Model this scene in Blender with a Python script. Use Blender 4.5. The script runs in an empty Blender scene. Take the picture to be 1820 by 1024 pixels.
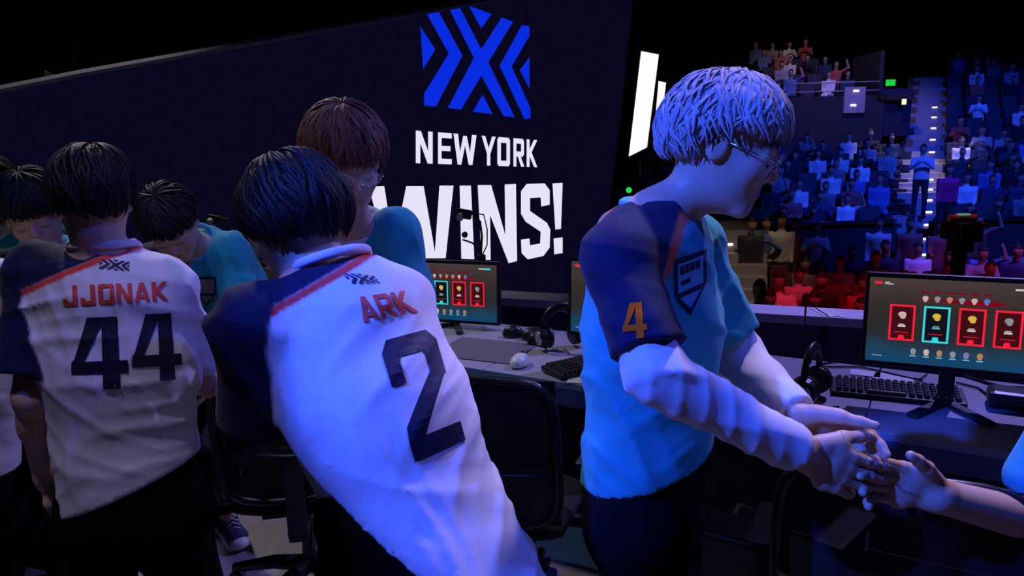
import bpy, bmesh, math, random
import numpy as np
from mathutils import Vector, Matrix
from mathutils.bvhtree import BVHTree
random.seed(7); rng = np.random.default_rng(7)
PI = math.pi
COL = bpy.context.scene.collection

# ------------------------------------------------------------------ camera, world, lights, exposure
sc = bpy.context.scene
CAM_H, PITCH, ROLL, F = 1.70, math.radians(11), math.radians(1.5), 1300.0
cr, cu = Vector((1, 0, 0)), Vector((0, math.sin(PITCH), math.cos(PITCH)))
FW = Vector((0, math.cos(PITCH), -math.sin(PITCH)))
RT = cr * math.cos(ROLL) - cu * math.sin(ROLL)
UP = cu * math.cos(ROLL) + cr * math.sin(ROLL)
CAMP = Vector((0, 0, CAM_H))
cd = bpy.data.cameras.new('camera'); cam = bpy.data.objects.new('camera', cd); COL.objects.link(cam)
cd.sensor_width = 36; cd.lens = 36 * F / 1820; cd.clip_start = .02; cd.clip_end = 200
cam.matrix_world = Matrix(((RT.x, UP.x, -FW.x, 0), (RT.y, UP.y, -FW.y, 0), (RT.z, UP.z, -FW.z, CAM_H), (0, 0, 0, 1)))
sc.camera = cam
sc.view_settings.view_transform = 'Standard'; sc.view_settings.look = 'None'
sc.view_settings.exposure = 0; sc.view_settings.gamma = 1; sc.view_settings.use_curve_mapping = False
w = bpy.data.worlds.new('world'); sc.world = w; w.use_nodes = True
w.node_tree.nodes['Background'].inputs[0].default_value = (.10, .10, .35, 1)
w.node_tree.nodes['Background'].inputs[1].default_value = .035

def V(*a): return Vector(a)
def ray(px, py):
    return (FW + RT * ((px - 910) / F) + UP * ((512 - py) / F))
def at(px, py, Y):                      # the point seen at a pixel of the photograph, at world depth Y
    d = ray(px, py); return CAMP + d * (Y / d.y)
def atz(px, py, Z):
    d = ray(px, py); return CAMP + d * ((Z - CAM_H) / d.z)

def spot(name, loc, aim, power, col, size, blend=.5, rad=.15):
    l = bpy.data.lights.new(name, 'SPOT'); l.energy = power; l.color = col; l.spot_size = math.radians(size)
    l.spot_blend = blend; l.shadow_soft_size = rad
    o = bpy.data.objects.new(name, l); COL.objects.link(o); o.location = loc
    o.rotation_euler = (Vector(aim) - Vector(loc)).to_track_quat('-Z', 'Y').to_euler(); return o
BLUE = (.03, .11, 1)
spot('stage_light_white', (-1.1, .1, 5.4), (-1.02, 1.75, 1.0), 215, (.64, .58, 1), 21, .4, .10)
spot('stage_light_white', (1.3, 2.7, 5.0), (.62, 1.5, 1.4), 440, (.85, .68, 1), 27, .6, .12)
spot('stage_light_white', (-2.6, 5.2, 4.6), (-1.3, 2.5, .6), 300, (1, .86, .9), 50, .5, .12)
spot('stage_light_blue', (-2.3, -.25, 3.75), (.64, 1.34, 1.02), 1300, (.030, .10, 1), 18.5, .3, .06)
spot('added_fill_lavender', (.1, -.6, 4.9), (-.30, 1.45, 1.2), 45, (.50, .42, 1), 20, .7, .1)  # added lavender fill for the leaning player's back, not one of the stage lamps
spot('stage_light_blue', (1.9, .3, 4.4), (-.7, 1.9, .9), 190, (.06, .10, 1), 34, .4, .06)
spot('stage_light_blue', (3.4, 4.9, 4.6), (1.3, 2.5, .7), 700, (.34, .30, 1), 50, .4, .05)
spot('stage_light_teal', (-.9, 1.0, 5.2), (-.75, 2.75, 1.2), 120, (.25, .55, 1), 29, .5, .1)
spot('audience_light_blue', (8, 7.5, 9.5), (11, 17, 0), 6500, (.02, .07, 1), 66, .6, .3)
spot('audience_light_blue', (16, 14, 10), (15, 20, 1.0), 1500, (.02, .07, 1), 70, .7, .3)
spot('audience_light_red', (3.5, 6.0, 5.5), (5.0, 9.0, -1.2), 800, (1, .03, .08), 40, .6, .2)
spot('audience_light_red', (8.5, 6.5, 5.5), (7.6, 10.0, -1.2), 800, (.9, .04, .22), 42, .6, .2)
spot('balcony_light_warm', (9, 19, 7.5), (10.2, 24, 3.2), 330, (1, .62, .5), 60, .6, .2)
spot('aisle_light_warm', (11.5, 18.5, 8), (11.0, 20, 1.2), 1700, (.9, .72, .8), 30, .5, .2)
spot('stairs_light_warm', (4.0, 9, 5), (3.9, 12.2, -.4), 260, (1, .72, .5), 24, .5, .2)

# ------------------------------------------------------------------ materials
MATS = {}
def mat(name, col=(.8, .8, .8), rough=.6, metal=0, emit=None, es=1, bump=0, bscale=300, vcol=False, spec=.5, noise=0, nscale=8, alpha=1, sheen=0, trans=0):
    if name in MATS: return MATS[name]
    m = bpy.data.materials.new(name); m.use_nodes = True; nt = m.node_tree; b = nt.nodes['Principled BSDF']
    b.inputs['Base Color'].default_value = (*col, 1); b.inputs['Roughness'].default_value = rough
    b.inputs['Metallic'].default_value = metal; b.inputs['Specular IOR Level'].default_value = spec
    if emit: b.inputs['Emission Color'].default_value = (*emit, 1); b.inputs['Emission Strength'].default_value = es
    b.inputs['Alpha'].default_value = alpha; b.inputs['Sheen Weight'].default_value = sheen
    if trans: b.inputs['Transmission Weight'].default_value = trans
    src = None
    if vcol:
        a = nt.nodes.new('ShaderNodeAttribute'); a.attribute_name = 'Col'; src = a.outputs['Color']
    if noise:
        tc = nt.nodes.new('ShaderNodeTexCoord'); n = nt.nodes.new('ShaderNodeTexNoise'); n.inputs['Scale'].default_value = nscale
        n.inputs['Detail'].default_value = 5; nt.links.new(tc.outputs['Object'], n.inputs['Vector'])
        r = nt.nodes.new('ShaderNodeMapRange'); r.inputs['To Min'].default_value = 1 - noise; r.inputs['To Max'].default_value = 1 + noise
        nt.links.new(n.outputs['Fac'], r.inputs['Value'])
        mx = nt.nodes.new('ShaderNodeVectorMath'); mx.operation = 'SCALE'
        if src: nt.links.new(src, mx.inputs[0])
        else: mx.inputs[0].default_value = col
        nt.links.new(r.outputs[0], mx.inputs['Scale']); src = mx.outputs[0]
    if src is not None: nt.links.new(src, b.inputs['Base Color'])
    if bump:
        tc = nt.nodes.new('ShaderNodeTexCoord'); n = nt.nodes.new('ShaderNodeTexNoise'); n.inputs['Scale'].default_value = bscale
        nt.links.new(tc.outputs['Object'], n.inputs['Vector']); bp = nt.nodes.new('ShaderNodeBump')
        bp.inputs['Strength'].default_value = bump; bp.inputs['Distance'].default_value = .002
        nt.links.new(n.outputs['Fac'], bp.inputs['Height']); nt.links.new(bp.outputs[0], b.inputs['Normal'])
    MATS[name] = m; return m
def emis(name, col, s=1):
    if name in MATS: return MATS[name]
    m = bpy.data.materials.new(name); m.use_nodes = True; nt = m.node_tree; nt.nodes.clear()
    o = nt.nodes.new('ShaderNodeOutputMaterial'); e = nt.nodes.new('ShaderNodeEmission')
    e.inputs[0].default_value = (*col, 1); e.inputs[1].default_value = s; nt.links.new(e.outputs[0], o.inputs[0])
    MATS[name] = m; return m

M_FAB = mat('jersey_fabric', vcol=True, rough=.75, bump=.15, bscale=900, sheen=.1, spec=.2)
M_SKIN = mat('skin', vcol=True, rough=.5, bump=.1, bscale=250, noise=.06, nscale=30, spec=.35)
M_BLK = mat('black_cloth', (.006, .006, .008), .95, bump=.2, bscale=500, spec=.05)
M_GREYCLOTH = mat('grey_cloth', (.35, .34, .42), .85, bump=.2, bscale=500, spec=.15)
M_PLAS = mat('black_plastic', (.012, .012, .016), .38)
M_PLAS2 = mat('dark_grey_plastic', (.03, .03, .036), .45, noise=.2)
M_MET = mat('chrome', (.6, .6, .65), .22, 1)
M_DMET = mat('dark_metal', (.10, .10, .12), .35, .8)
M_WHITE = mat('white_plastic', (.75, .75, .78), .4)
M_DESK = mat('desk_laminate', (.36, .33, .42), .45, noise=.08, nscale=6)
M_FASC = mat('desk_fascia', (.05, .05, .11), .5)
M_FLOOR = mat('stage_floor_vinyl', (.27, .26, .31), .42, noise=.18, nscale=3, bump=.1, bscale=80)
M_DARK = mat('dark_paint', (.012, .011, .016), .8, noise=.3, nscale=2)
M_CONC = mat('arena_carpet', (.03, .03, .045), .9, noise=.3, nscale=3)

# ------------------------------------------------------------------ object helpers
def link(name, me, m=None, parent=None, smooth=False, loc=None):
    o = bpy.data.objects.new(name, me); COL.objects.link(o)
    if m is not None and me is not None and len(me.materials) == 0: me.materials.append(m)
    if parent is not None: o.parent = parent
    if loc is not None: o.location = loc
    if smooth: me.shade_smooth()
    return o
def tag(o, label=None, cat=None, group=None, kind=None):
    if label: o['label'] = label
    if cat: o['category'] = cat
    if group: o['group'] = group
    if kind: o['kind'] = kind
    return o
def empty(name, loc, label, cat, group=None, rz=0):
    o = bpy.data.objects.new(name, None); COL.objects.link(o); o.location = loc; o.rotation_euler.z = rz
    o.empty_display_size = .1
    return tag(o, label, cat, group)
def copy_tree(o, parent=None):
    c = o.copy(); COL.objects.link(c)
    if parent is not None: c.parent = parent
    for ch in list(o.children): copy_tree(ch, c)
    return c
def bm_me(bm, name):
    me = bpy.data.meshes.new(name); bm.normal_update(); bm.to_mesh(me); bm.free(); return me
def add_box(bm, c, s, rot=None, bev=0):
    r = bmesh.ops.create_cube(bm, size=1)
    vs = r['verts']; M = Matrix.Translation(Vector(c)) @ (rot.to_4x4() if rot is not None else Matrix()) @ Matrix.Diagonal((*s, 1))
    bmesh.ops.transform(bm, matrix=M, verts=vs)
    if bev:
        es = list({e for v in vs for e in v.link_edges})
        bmesh.ops.bevel(bm, geom=es, offset=bev, segments=2, affect='EDGES', profile=.6)
def box(name, c, s, m, parent=None, rot=None, bev=0):
    bm = bmesh.new(); add_box(bm, c, s, rot, bev); return link(name, bm_me(bm, name), m, parent)
def add_tube(bm, pts, r, n=8, closed=False, flat=1.0):
    pts = [Vector(p) for p in pts]; N = len(pts); rr = r if isinstance(r, (list, tuple)) else [r] * N
    rings = []; prev = None
    for i, p in enumerate(pts):
        if closed: t = pts[(i + 1) % N] - pts[i - 1]
        else: t = pts[min(i + 1, N - 1)] - pts[max(i - 1, 0)]
        t.normalize()
        if prev is None:
            a = Vector((0, 0, 1)) if abs(t.z) < .9 else Vector((1, 0, 0)); n1 = t.cross(a).normalized()
        else: n1 = (prev - t * prev.dot(t)).normalized()
        prev = n1; n2 = t.cross(n1)
        rings.append([bm.verts.new(p + n1 * (rr[i] * math.cos(2 * PI * k / n)) + n2 * (rr[i] * flat * math.sin(2 * PI * k / n))) for k in range(n)])
    for i in range(N if closed else N - 1):
        a, b = rings[i], rings[(i + 1) % N]
        for k in range(n): bm.faces.new((a[k], a[(k + 1) % n], b[(k + 1) % n], b[k]))
    if not closed: bm.faces.new(rings[0][::-1]); bm.faces.new(rings[-1])
def tube(name, pts, r, m, parent=None, n=8, closed=False, flat=1.0):
    bm = bmesh.new(); add_tube(bm, pts, r, n, closed, flat); return link(name, bm_me(bm, name), m, parent, True)
def add_cyl(bm, a, b, r1, r2=None, n=20, bev=0):
    r2 = r1 if r2 is None else r2; a = Vector(a); b = Vector(b); d = (b - a)
    q = d.to_track_quat('Z', 'Y').to_matrix().to_4x4()
    r = bmesh.ops.create_cone(bm, cap_ends=True, segments=n, radius1=r1, radius2=r2, depth=d.length)
    bmesh.ops.transform(bm, matrix=Matrix.Translation((a + b) / 2) @ q, verts=r['verts'])
    if bev:
        es = [e for e in {e for v in r['verts'] for e in v.link_edges} if len(e.link_faces) == 2 and e.calc_face_angle(0) > 1]
        bmesh.ops.bevel(bm, geom=es, offset=bev, segments=2, affect='EDGES')
def cyl(name, a, b, r1, m, parent=None, r2=None, n=20, bev=0):
    bm = bmesh.new(); add_cyl(bm, a, b, r1, r2, n, bev); o = link(name, bm_me(bm, name), m, parent)
    return o
def poly(name, pts, m, parent=None, off=None):
    bm = bmesh.new(); vs = [bm.verts.new(p) for p in pts]; f = bm.faces.new(vs); f.normal_update(); bmesh.ops.triangulate(bm, faces=[f], ngon_method='EAR_CLIP')
    return link(name, bm_me(bm, name), m, parent)

# ------------------------------------------------------------------ implicit surfaces
def A(v): return np.array(v, dtype=np.float64)
def unit(v): v = A(v); return v / np.linalg.norm(v)
def cap(a, b, ra, rb=None, k=.03): return dict(t='cap', a=A(a), b=A(b), ra=ra, rb=ra if rb is None else rb, k=k)
def fcap(a, b, ra, rb, k=.02): return dict(t='fcap', a=A(a), b=A(b), ra=ra, rb=rb, k=k)
def ell(c, ax, rad, k=.02): return dict(t='ell', c=A(c), ax=[unit(x) for x in ax], rad=rad, k=k)
def ecap(a, b, side, w0, w1, k=.04): return dict(t='ecap', a=A(a), b=A(b), s=unit(side), w0=w0, w1=w1, k=k)
def plane(p, n): return dict(t='plane', p=A(p), n=unit(n))
def cut(pr): pr = dict(pr); pr['op'] = 'sub'; return pr
def pd(pr, X, Y, Z):
    t = pr['t']
    if t in ('cap', 'fcap'):
        a, b = pr['a'], pr['b']; ab = b - a; L2 = ab @ ab
        x, y, z = X - a[0], Y - a[1], Z - a[2]
        tt = (x * ab[0] + y * ab[1] + z * ab[2]) / L2; h = np.clip(tt, 0, 1)
        d = np.sqrt((x - h * ab[0]) ** 2 + (y - h * ab[1]) ** 2 + (z - h * ab[2]) ** 2) - (pr['ra'] + (pr['rb'] - pr['ra']) * h)
        if t == 'fcap': d = np.maximum(d, (tt - 1) * math.sqrt(L2))
        return d
    if t == 'ell':
        c = pr['c']; x, y, z = X - c[0], Y - c[1], Z - c[2]; q = 0
        for ax, r in zip(pr['ax'], pr['rad']): q = q + ((x * ax[0] + y * ax[1] + z * ax[2]) / r) ** 2
        q = np.sqrt(q); return (q - 1) * min(pr['rad']) * .5 + (q - 1) * sum(pr['rad']) / 6
    if t == 'ecap':
        a, b = pr['a'], pr['b']; ab = b - a; L = math.sqrt(ab @ ab); u = ab / L
        s = pr['s'] - u * (pr['s'] @ u); s = s / np.linalg.norm(s); n = np.cross(u, s)
        x, y, z = X - a[0], Y - a[1], Z - a[2]
        tt = x * u[0] + y * u[1] + z * u[2]; h = np.clip(tt / L, 0, 1)
        rw = pr['w0'][0] + (pr['w1'][0] - pr['w0'][0]) * h; rd = pr['w0'][1] + (pr['w1'][1] - pr['w0'][1]) * h
        e = tt - h * L; mr = np.minimum(rw, rd)
        q = np.sqrt(((x * s[0] + y * s[1] + z * s[2]) / rw) ** 2 + ((x * n[0] + y * n[1] + z * n[2]) / rd) ** 2 + (e / mr) ** 2)
        return (q - 1) * mr
def pbb(pr):
    t = pr['t']
    if t in ('cap', 'fcap'): r = max(pr['ra'], pr['rb']); return np.minimum(pr['a'], pr['b']) - r, np.maximum(pr['a'], pr['b']) + r
    if t == 'ell': r = max(pr['rad']); return pr['c'] - r, pr['c'] + r
    if t == 'ecap': r = max(*pr['w0'], *pr['w1']); return np.minimum(pr['a'], pr['b']) - r, np.maximum(pr['a'], pr['b']) + r
def field_at(prims, P):
    X, Y, Z = P[:, 0], P[:, 1], P[:, 2]; D = np.full(len(P), 9.)
    for pr in prims:
        if pr['t'] == 'plane': continue
        D = np.minimum(D, pd(pr, X, Y, Z))
    return D
def axis(lo, hi, h, fine):
    out = [lo]
    while out[-1] < hi:
        s = h
        for a, b, hf in fine:
            if a - h < out[-1] < b: s = hf
        out.append(out[-1] + s)
    return np.array(out)
def sdf(prims, h, disp=None, fine=None):
    solid = [p for p in prims if p['t'] != 'plane' and p.get('op') != 'sub']
    lo = np.min([pbb(p)[0] for p in solid], 0) - 3 * h; hi = np.max([pbb(p)[1] for p in solid], 0) + 3 * h
    fine = fine or []
    ax = [axis(lo[i], hi[i], h, [(f[0][i], f[1][i], f[2]) for f in fine]) for i in range(3)]
    Fd = np.full([len(a) for a in ax], .2, np.float32)
    for pr in prims:
        if pr['t'] == 'plane':
            n, p = pr['n'], pr['p']
            D = -((ax[0] - p[0]) * n[0])[:, None, None] - ((ax[1] - p[1]) * n[1])[None, :, None] - ((ax[2] - p[2]) * n[2])[None, None, :]
            np.maximum(Fd, D.astype(np.float32), out=Fd); continue
        b0, b1 = pbb(pr); m = pr['k'] + 2.5 * h + .01
        sl = tuple(slice(max(0, np.searchsorted(ax[i], b0[i] - m) - 1), np.searchsorted(ax[i], b1[i] + m) + 1) for i in range(3))
        X = ax[0][sl[0]][:, None, None]; Y = ax[1][sl[1]][None, :, None]; Z = ax[2][sl[2]][None, None, :]
        D = pd(pr, X, Y, Z); S = Fd[sl]; k = pr['k']
        if pr.get('op') == 'sub':
            D = -D; g = np.maximum(k - np.abs(S - D), 0) / k; Fd[sl] = np.maximum(S, D) + g * g * k * .25
        else:
            g = np.maximum(k - np.abs(S - D), 0) / k; Fd[sl] = np.minimum(S, D) - g * g * k * .25
    if disp is not None:
        sel = np.nonzero(np.abs(Fd) < 3 * h + .02)
        P = np.stack([ax[0][sel[0]], ax[1][sel[1]], ax[2][sel[2]]], 1)
        Fd[sel] += disp(P).astype(np.float32)
    return nets(Fd, ax)
def nets(Fd, ax):
    ins = Fd < 0
    nx, ny, nz = Fd.shape
    cnt = np.zeros((nx - 1, ny - 1, nz - 1), np.int8)
    for i in (0, 1):
        for j in (0, 1):
            for k in (0, 1): cnt += ins[i:nx - 1 + i, j:ny - 1 + j, k:nz - 1 + k]
    act = (cnt > 0) & (cnt < 8); ci, cj, ck = np.nonzero(act); idx = -np.ones(act.shape, np.int64); idx[ci, cj, ck] = np.arange(len(ci))
    S = np.zeros((len(ci), 3)); C = np.zeros(len(ci)); cells = (ci, cj, ck)
    corners = [(i, j, k) for i in (0, 1) for j in (0, 1) for k in (0, 1)]
    val = {c: Fd[ci + c[0], cj + c[1], ck + c[2]].astype(np.float64) for c in corners}
    for a in corners:
        for d in range(3):
            if a[d]: continue
            b = list(a); b[d] = 1; b = tuple(b); fa, fb = val[a], val[b]; m = (fa < 0) != (fb < 0)
            t = np.where(m, fa / np.where(m, fa - fb, 1), 0)
            for e in range(3):
                pa = ax[e][cells[e] + a[e]]; pb = ax[e][cells[e] + b[e]]
                S[:, e] += np.where(m, pa + (pb - pa) * t, 0)
            C += m
    Vt = S / C[:, None]; Q = []
    for d in range(3):
        sl0 = [slice(None)] * 3; sl1 = [slice(None)] * 3; sl0[d] = slice(0, -1); sl1[d] = slice(1, None)
        a, b = ins[tuple(sl0)], ins[tuple(sl1)]; e1, e2 = (d + 1) % 3, (d + 2) % 3
        for sgn, mm in ((1, a & ~b), (0, ~a & b)):
            p = list(np.nonzero(mm)); ok = (p[e1] > 0) & (p[e2] > 0) & (p[e1] < Fd.shape[e1] - 1) & (p[e2] < Fd.shape[e2] - 1)
            p = [q[ok] for q in p]
            def g(o1, o2):
                q = [x.copy() for x in p]; q[e1] -= o1; q[e2] -= o2; return idx[q[0], q[1], q[2]]
            quad = np.stack([g(1, 1), g(0, 1), g(0, 0), g(1, 0)], 1)
            Q.append(quad if sgn else quad[:, ::-1])
    return Vt, np.concatenate(Q)
def smooth_mesh(Vt, Q, it=1, lam=.5):
    E = np.concatenate([Q[:, [0, 1]], Q[:, [1, 2]], Q[:, [2, 3]], Q[:, [3, 0]]])
    for _ in range(it):
        S = np.zeros_like(Vt); C = np.zeros(len(Vt))
        for e in range(3): S[:, e] = np.bincount(E[:, 0], Vt[E[:, 1], e], len(Vt)) + np.bincount(E[:, 1], Vt[E[:, 0], e], len(Vt))
        C = np.bincount(E[:, 0], minlength=len(Vt)) + np.bincount(E[:, 1], minlength=len(Vt))
        Vt = Vt * (1 - lam) + lam * S / C[:, None]
    return Vt
def npmesh(name, Vt, Q, m, parent=None, base=(0, 0, 0), col=None, it=1):
    Vt = smooth_mesh(Vt, Q, it)
    me = bpy.data.meshes.new(name); n = len(Q)
    me.vertices.add(len(Vt)); me.vertices.foreach_set('co', (Vt - A(base)).astype(np.float32).ravel())
    me.loops.add(4 * n); me.loops.foreach_set('vertex_index', Q.astype(np.int32).ravel())
    me.polygons.add(n); me.polygons.foreach_set('loop_start', np.arange(0, 4 * n, 4, dtype=np.int32))
    me.update(); me.validate()
    if col is not None:
        c = np.ones((len(Vt), 4), np.float32); c[:, :3] = col(Vt)
        a = me.color_attributes.new('Col', 'FLOAT_COLOR', 'POINT'); a.data.foreach_set('color', c.ravel())
    o = link(name, me, m, parent); me.shade_smooth(); return o
def folds(amp, dirs, seed=0, base=.0008):
    r = np.random.default_rng(seed); ph = r.uniform(0, 6, 40)
    def f(P):
        d = np.zeros(len(P)); wx = np.sin(P @ A((9, 3, 7)) + ph[0]) + .6 * np.sin(P @ A((-5, 13, 11)) + ph[1])
        for i, (dr, fr, am) in enumerate(dirs):
            for o, (fm, aa) in enumerate(((1, 1), (1.9, .5))):
                q = (P @ unit(dr)) * fr * fm + wx * (.9 + .3 * o) + ph[2 + i + 5 * o]; msk = .5 + .5 * np.sin(P @ A((9.1, 5.3, 7.2)) * (1 + .3 * i + .5 * o) + ph[10 + i + o])
                d -= am * aa * amp * msk ** 1.5 * ((1 - np.abs(np.sin(q))) ** 2.2 - .18)
        d += base * (np.sin(P @ A((61, 33, 20)) + wx * 2) + np.sin(P @ A((-30, 54, 41)) + wx))
        return d
    return f

# ------------------------------------------------------------------ people
SKIN = A((.62, .40, .30)); LIP = A((.5, .2, .17))
def two_bone(a, c, l1, l2, pole):
    a, c = A(a), A(c); d = c - a; D = np.linalg.norm(d)
    if D > (l1 + l2) * .999: return a + d * l1 / (l1 + l2)
    u = d / D; x = (l1 * l1 - l2 * l2 + D * D) / (2 * D); hh = math.sqrt(max(l1 * l1 - x * x, 0))
    p = A(pole) - u * (A(pole) @ u); p /= np.linalg.norm(p); return a + u * x + p * hh
def hand(wr, d, pn, ts, curl=(25, 30, 35, 40), spread=.6, thumb=(.6, .2), s=1.):
    wr = A(wr); d = unit(d); pn = A(pn) - d * (A(pn) @ d); pn = unit(pn); ts2 = np.cross(d, pn); ts2 = ts2 if ts2 @ A(ts) > 0 else -ts2
    pr = [ecap(wr - d * .01 * s, wr + d * .055 * s, ts2, (.026 * s, .017 * s), (.040 * s, .014 * s), .015),
          ecap(wr + d * .05 * s, wr + d * .078 * s, ts2, (.040 * s, .0145 * s), (.040 * s, .011 * s), .012)]
    L = (.95, 1.05, .98, .8)
    for i in range(4):
        off = (.030 - .0205 * i) * s; b = wr + d * (.086 - abs(i - 1.2) * .004) * s + ts2 * off; fd = unit(d + ts2 * (1.2 - i) * .09 * spread)
        pr.append(cap(wr + d * .05 * s + ts2 * off * .9, b, .0100 * s, .0098 * s, .008))
        ang = 0; p = b
        for j, (ln, r0, r1) in enumerate(((.043, .0102, .0094), (.027, .0094, .0088), (.021, .0088, .0076))):
            ang += math.radians(curl[i]) * (1, 1.1, .7)[j]; dd = fd * math.cos(ang) + pn * math.sin(ang); q = p + dd * ln * L[i] * s
            pr.append(cap(p, q, r0 * s, r1 * s, .004)); p = q
    b = wr + d * .022 * s + ts2 * .026 * s; td = unit(d * .75 + ts2 * thumb[0] + pn * thumb[1])
    p1 = b + td * .045 * s; p2 = p1 + unit(td + d * .5) * .033 * s; p3 = p2 + unit(td + d * .7 + pn * .1) * .025 * s
    pr += [cap(b, p1, .0165 * s, .0125 * s, .014), cap(p1, p2, .0115 * s, .0105 * s, .006), cap(p2, p3, .0105 * s, .008 * s, .004)]
    return pr
def head_prims(c, f, u, s, hs=1.):
    g = lambda a, b, e: c + (f * a + s * b + u * e) * hs
    r = lambda *x: [q * hs for q in x]
    pr = [ell(g(-.012, 0, .03), (f, s, u), r(.097, .076, .094), .03),
          ell(g(.018, 0, -.03), (f, s, u), r(.074, .064, .082), .03),
          ell(g(.035, 0, -.078), (f, s, u), r(.050, .046, .040), .03),
          cap(g(.072, -.012, -.104), g(.072, .012, -.104), .016 * hs, .016 * hs, .02),
          cap(g(.086, -.032, .022), g(.086, .032, .022), .010 * hs, None, .015),
          cap(g(.088, 0, .012), g(.107, 0, -.028), .008 * hs, .0105 * hs, .012),
          cap(g(.096, -.011, -.034), g(.096, .011, -.034), .007 * hs, None, .008),
          cap(g(.086, -.017, -.062), g(.086, .017, -.062), .0075 * hs, None, .006),
          cap(g(.084, -.014, -.073), g(.084, .014, -.073), .0078 * hs, None, .006)]
    for q in (-1, 1):
        pr += [ell(g(.06, .038 * q, -.03), (f, s, u), r(.026, .024, .026), .02),
               cut(ell(g(.098, .032 * q, -.002), (f, s, u), r(.016, .019, .013), .012)),
               ell(g(.079, .032 * q, -.003), (f, s, u), r(.014, .018, .013), .008),
               ell(g(-.004, .078 * q, -.008), (f * .9 + s * .35 * q, s, u), r(.019, .008, .031), .006),
               cut(ell(g(.004, .088 * q, -.004), (f, s, u), r(.009, .006, .016), .006))]
    return pr
def frame(f, u):
    f = unit(f); u = A(u) - f * (A(u) @ f); u = unit(u); s = np.cross(u, f)   # s points to the person's left
    return f, u, s
def hair_mesh(c, f, u, s, parent, base, col, style, hs=1., seed=0, m=None):
    """cap shape grown from the skull plus tapered locks combed over it"""
    r = np.random.default_rng(seed); cc = c + (f * -.012 + u * .022) * hs; R = A((.098, .077, .092)) * hs
    fr, sd, bk = style.get('drop', (82, 98, 122)); vol = style.get('vol', .016); curl = style.get('curl', 0); ln = style.get('len', 62)
    def lim(phi):                                                # hairline angle for an azimuth (0 = face)
        a = np.abs(np.mod(phi + PI, 2 * PI) - PI)
        return np.radians(np.interp(a, [0, .6, 1.05, 1.5, 2.1, PI], [fr, fr, (fr + sd) / 2 + 4, sd, bk - 4, bk]))
    def disp(P):
        q = P - cc; x = q @ f / R[0]; y = q @ s / R[1]; z = q @ u / R[2]; n = np.sqrt(x * x + y * y + z * z) + 1e-9
        th = np.arccos(np.clip(z / n, -1, 1)); ph = np.arctan2(y, x)
        cutd = (th - lim(ph)) * .09
        ridg = .0022 * np.sin(ph * 34 + 3 * np.sin(th * 5)) + .003 * np.sin(ph * 11 + 2 * np.sin(th * 4 + 1))
        return cutd, ridg
    prims = [ell(cc, (f, s, u), R + vol, .02)]
    lo = cc - .16 * hs; hi = cc + .16 * hs; h = .005
    ax = [np.arange(lo[i], hi[i], h) for i in range(3)]
    G = np.stack(np.meshgrid(*ax, indexing='ij'), -1).reshape(-1, 3)
    D = pd(prims[0], G[:, 0], G[:, 1], G[:, 2]); cd_, rd_ = disp(G); D = np.maximum(D + rd_, cd_)
    Vt, Q = nets(D.reshape([len(a) for a in ax]).astype(np.float32), ax)
    Vt = smooth_mesh(Vt, Q, 1)
    VV = [Vt]; QQ = [Q]; nb = len(Vt); n = int(style.get('n', 260) * 1.9); K = 8; kk = 4
    for i in range(n):
        ph = r.uniform(-PI, PI); l = float(lim(np.array([ph]))[0])
        L = math.radians(ln) * r.uniform(.7, 1.2); t1 = min(l + math.radians(r.uniform(-3, 9)), l + .2) if r.random() < .6 else r.uniform(.5, 1) * l
        t0 = max(.06, t1 - L); tw = r.uniform(-.5, .5) * (1 + curl) + style.get('part', 0) * .5; wd = r.uniform(.0035, .0085) * hs * style.get('wd', 1); lift = vol + r.uniform(-.004, .006) * (1 + curl)
        pts = []
        for j in range(K):
            a = j / (K - 1); th = t0 + (t1 - t0) * a; p2 = ph + tw * (a - .5) + curl * .25 * math.sin(a * 9 + i)
            rr = 1 + 0; lf = lift + .006 * math.sin(a * PI) - .002 * a + curl * .006 * math.sin(a * 11 + i * 2)
            dr = A((math.sin(th) * math.cos(p2), math.sin(th) * math.sin(p2), math.cos(th)))
            pts.append(cc + f * dr[0] * (R[0] + lf) + s * dr[1] * (R[1] + lf) + u * dr[2] * (R[2] + lf))
        pts = np.array(pts); ring = []
        for j in range(K):
            t = pts[min(j + 1, K - 1)] - pts[max(j - 1, 0)]; t /= np.linalg.norm(t) + 1e-9
            o = pts[j] - cc; o /= np.linalg.norm(o); w_ = np.cross(t, o); w_ /= np.linalg.norm(w_) + 1e-9
            a = j / (K - 1); rad = wd * (.35 + .9 * math.sin(min(a * 1.5, 1) * PI / 2)) * (1 - a ** 3 * .9)
            for q in range(kk):
                an = 2 * PI * q / kk; ring.append(pts[j] + w_ * math.cos(an) * rad + o * math.sin(an) * rad * .45)
        st = nb; VV.append(np.array(ring)); nb += len(ring)
        fq = [(st + j * kk + q, st + j * kk + (q + 1) % kk, st + (j + 1) * kk + (q + 1) % kk, st + (j + 1) * kk + q) for j in range(K - 1) for q in range(kk)]
        QQ.append(np.array(fq))
    VV = np.concatenate(VV); QQ = np.concatenate(QQ)
    hc = style.get('cols'); cr_ = np.random.default_rng(seed)
    o = npmesh('hair', VV, QQ, m, parent, base, None, it=0)
    return o
HAIR = {}
def hair_mat(name, col, rough=.58):
    return mat(name, col, rough, noise=.45, nscale=22, bump=.5, bscale=200, spec=.22)
H_BLACK = hair_mat('hair_black', (.016, .013, .014)); H_BROWN = hair_mat('hair_dark_brown', (.05, .032, .026)); H_RED = hair_mat('hair_reddish_brown', (.16, .065, .045))
H_ASH = hair_mat('hair_ash_blond', (.50, .43, .44), .8)
M_LENS = mat('spectacle_lens', (.9, .95, 1), .05, alpha=.12); M_FRAME = mat('spectacle_metal', (.7, .62, .5), .2, 1)
M_EYE = mat('eye', (.5, .5, .5), .2); M_EYED = mat('iris_dark', (.02, .012, .01), .2)

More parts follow.
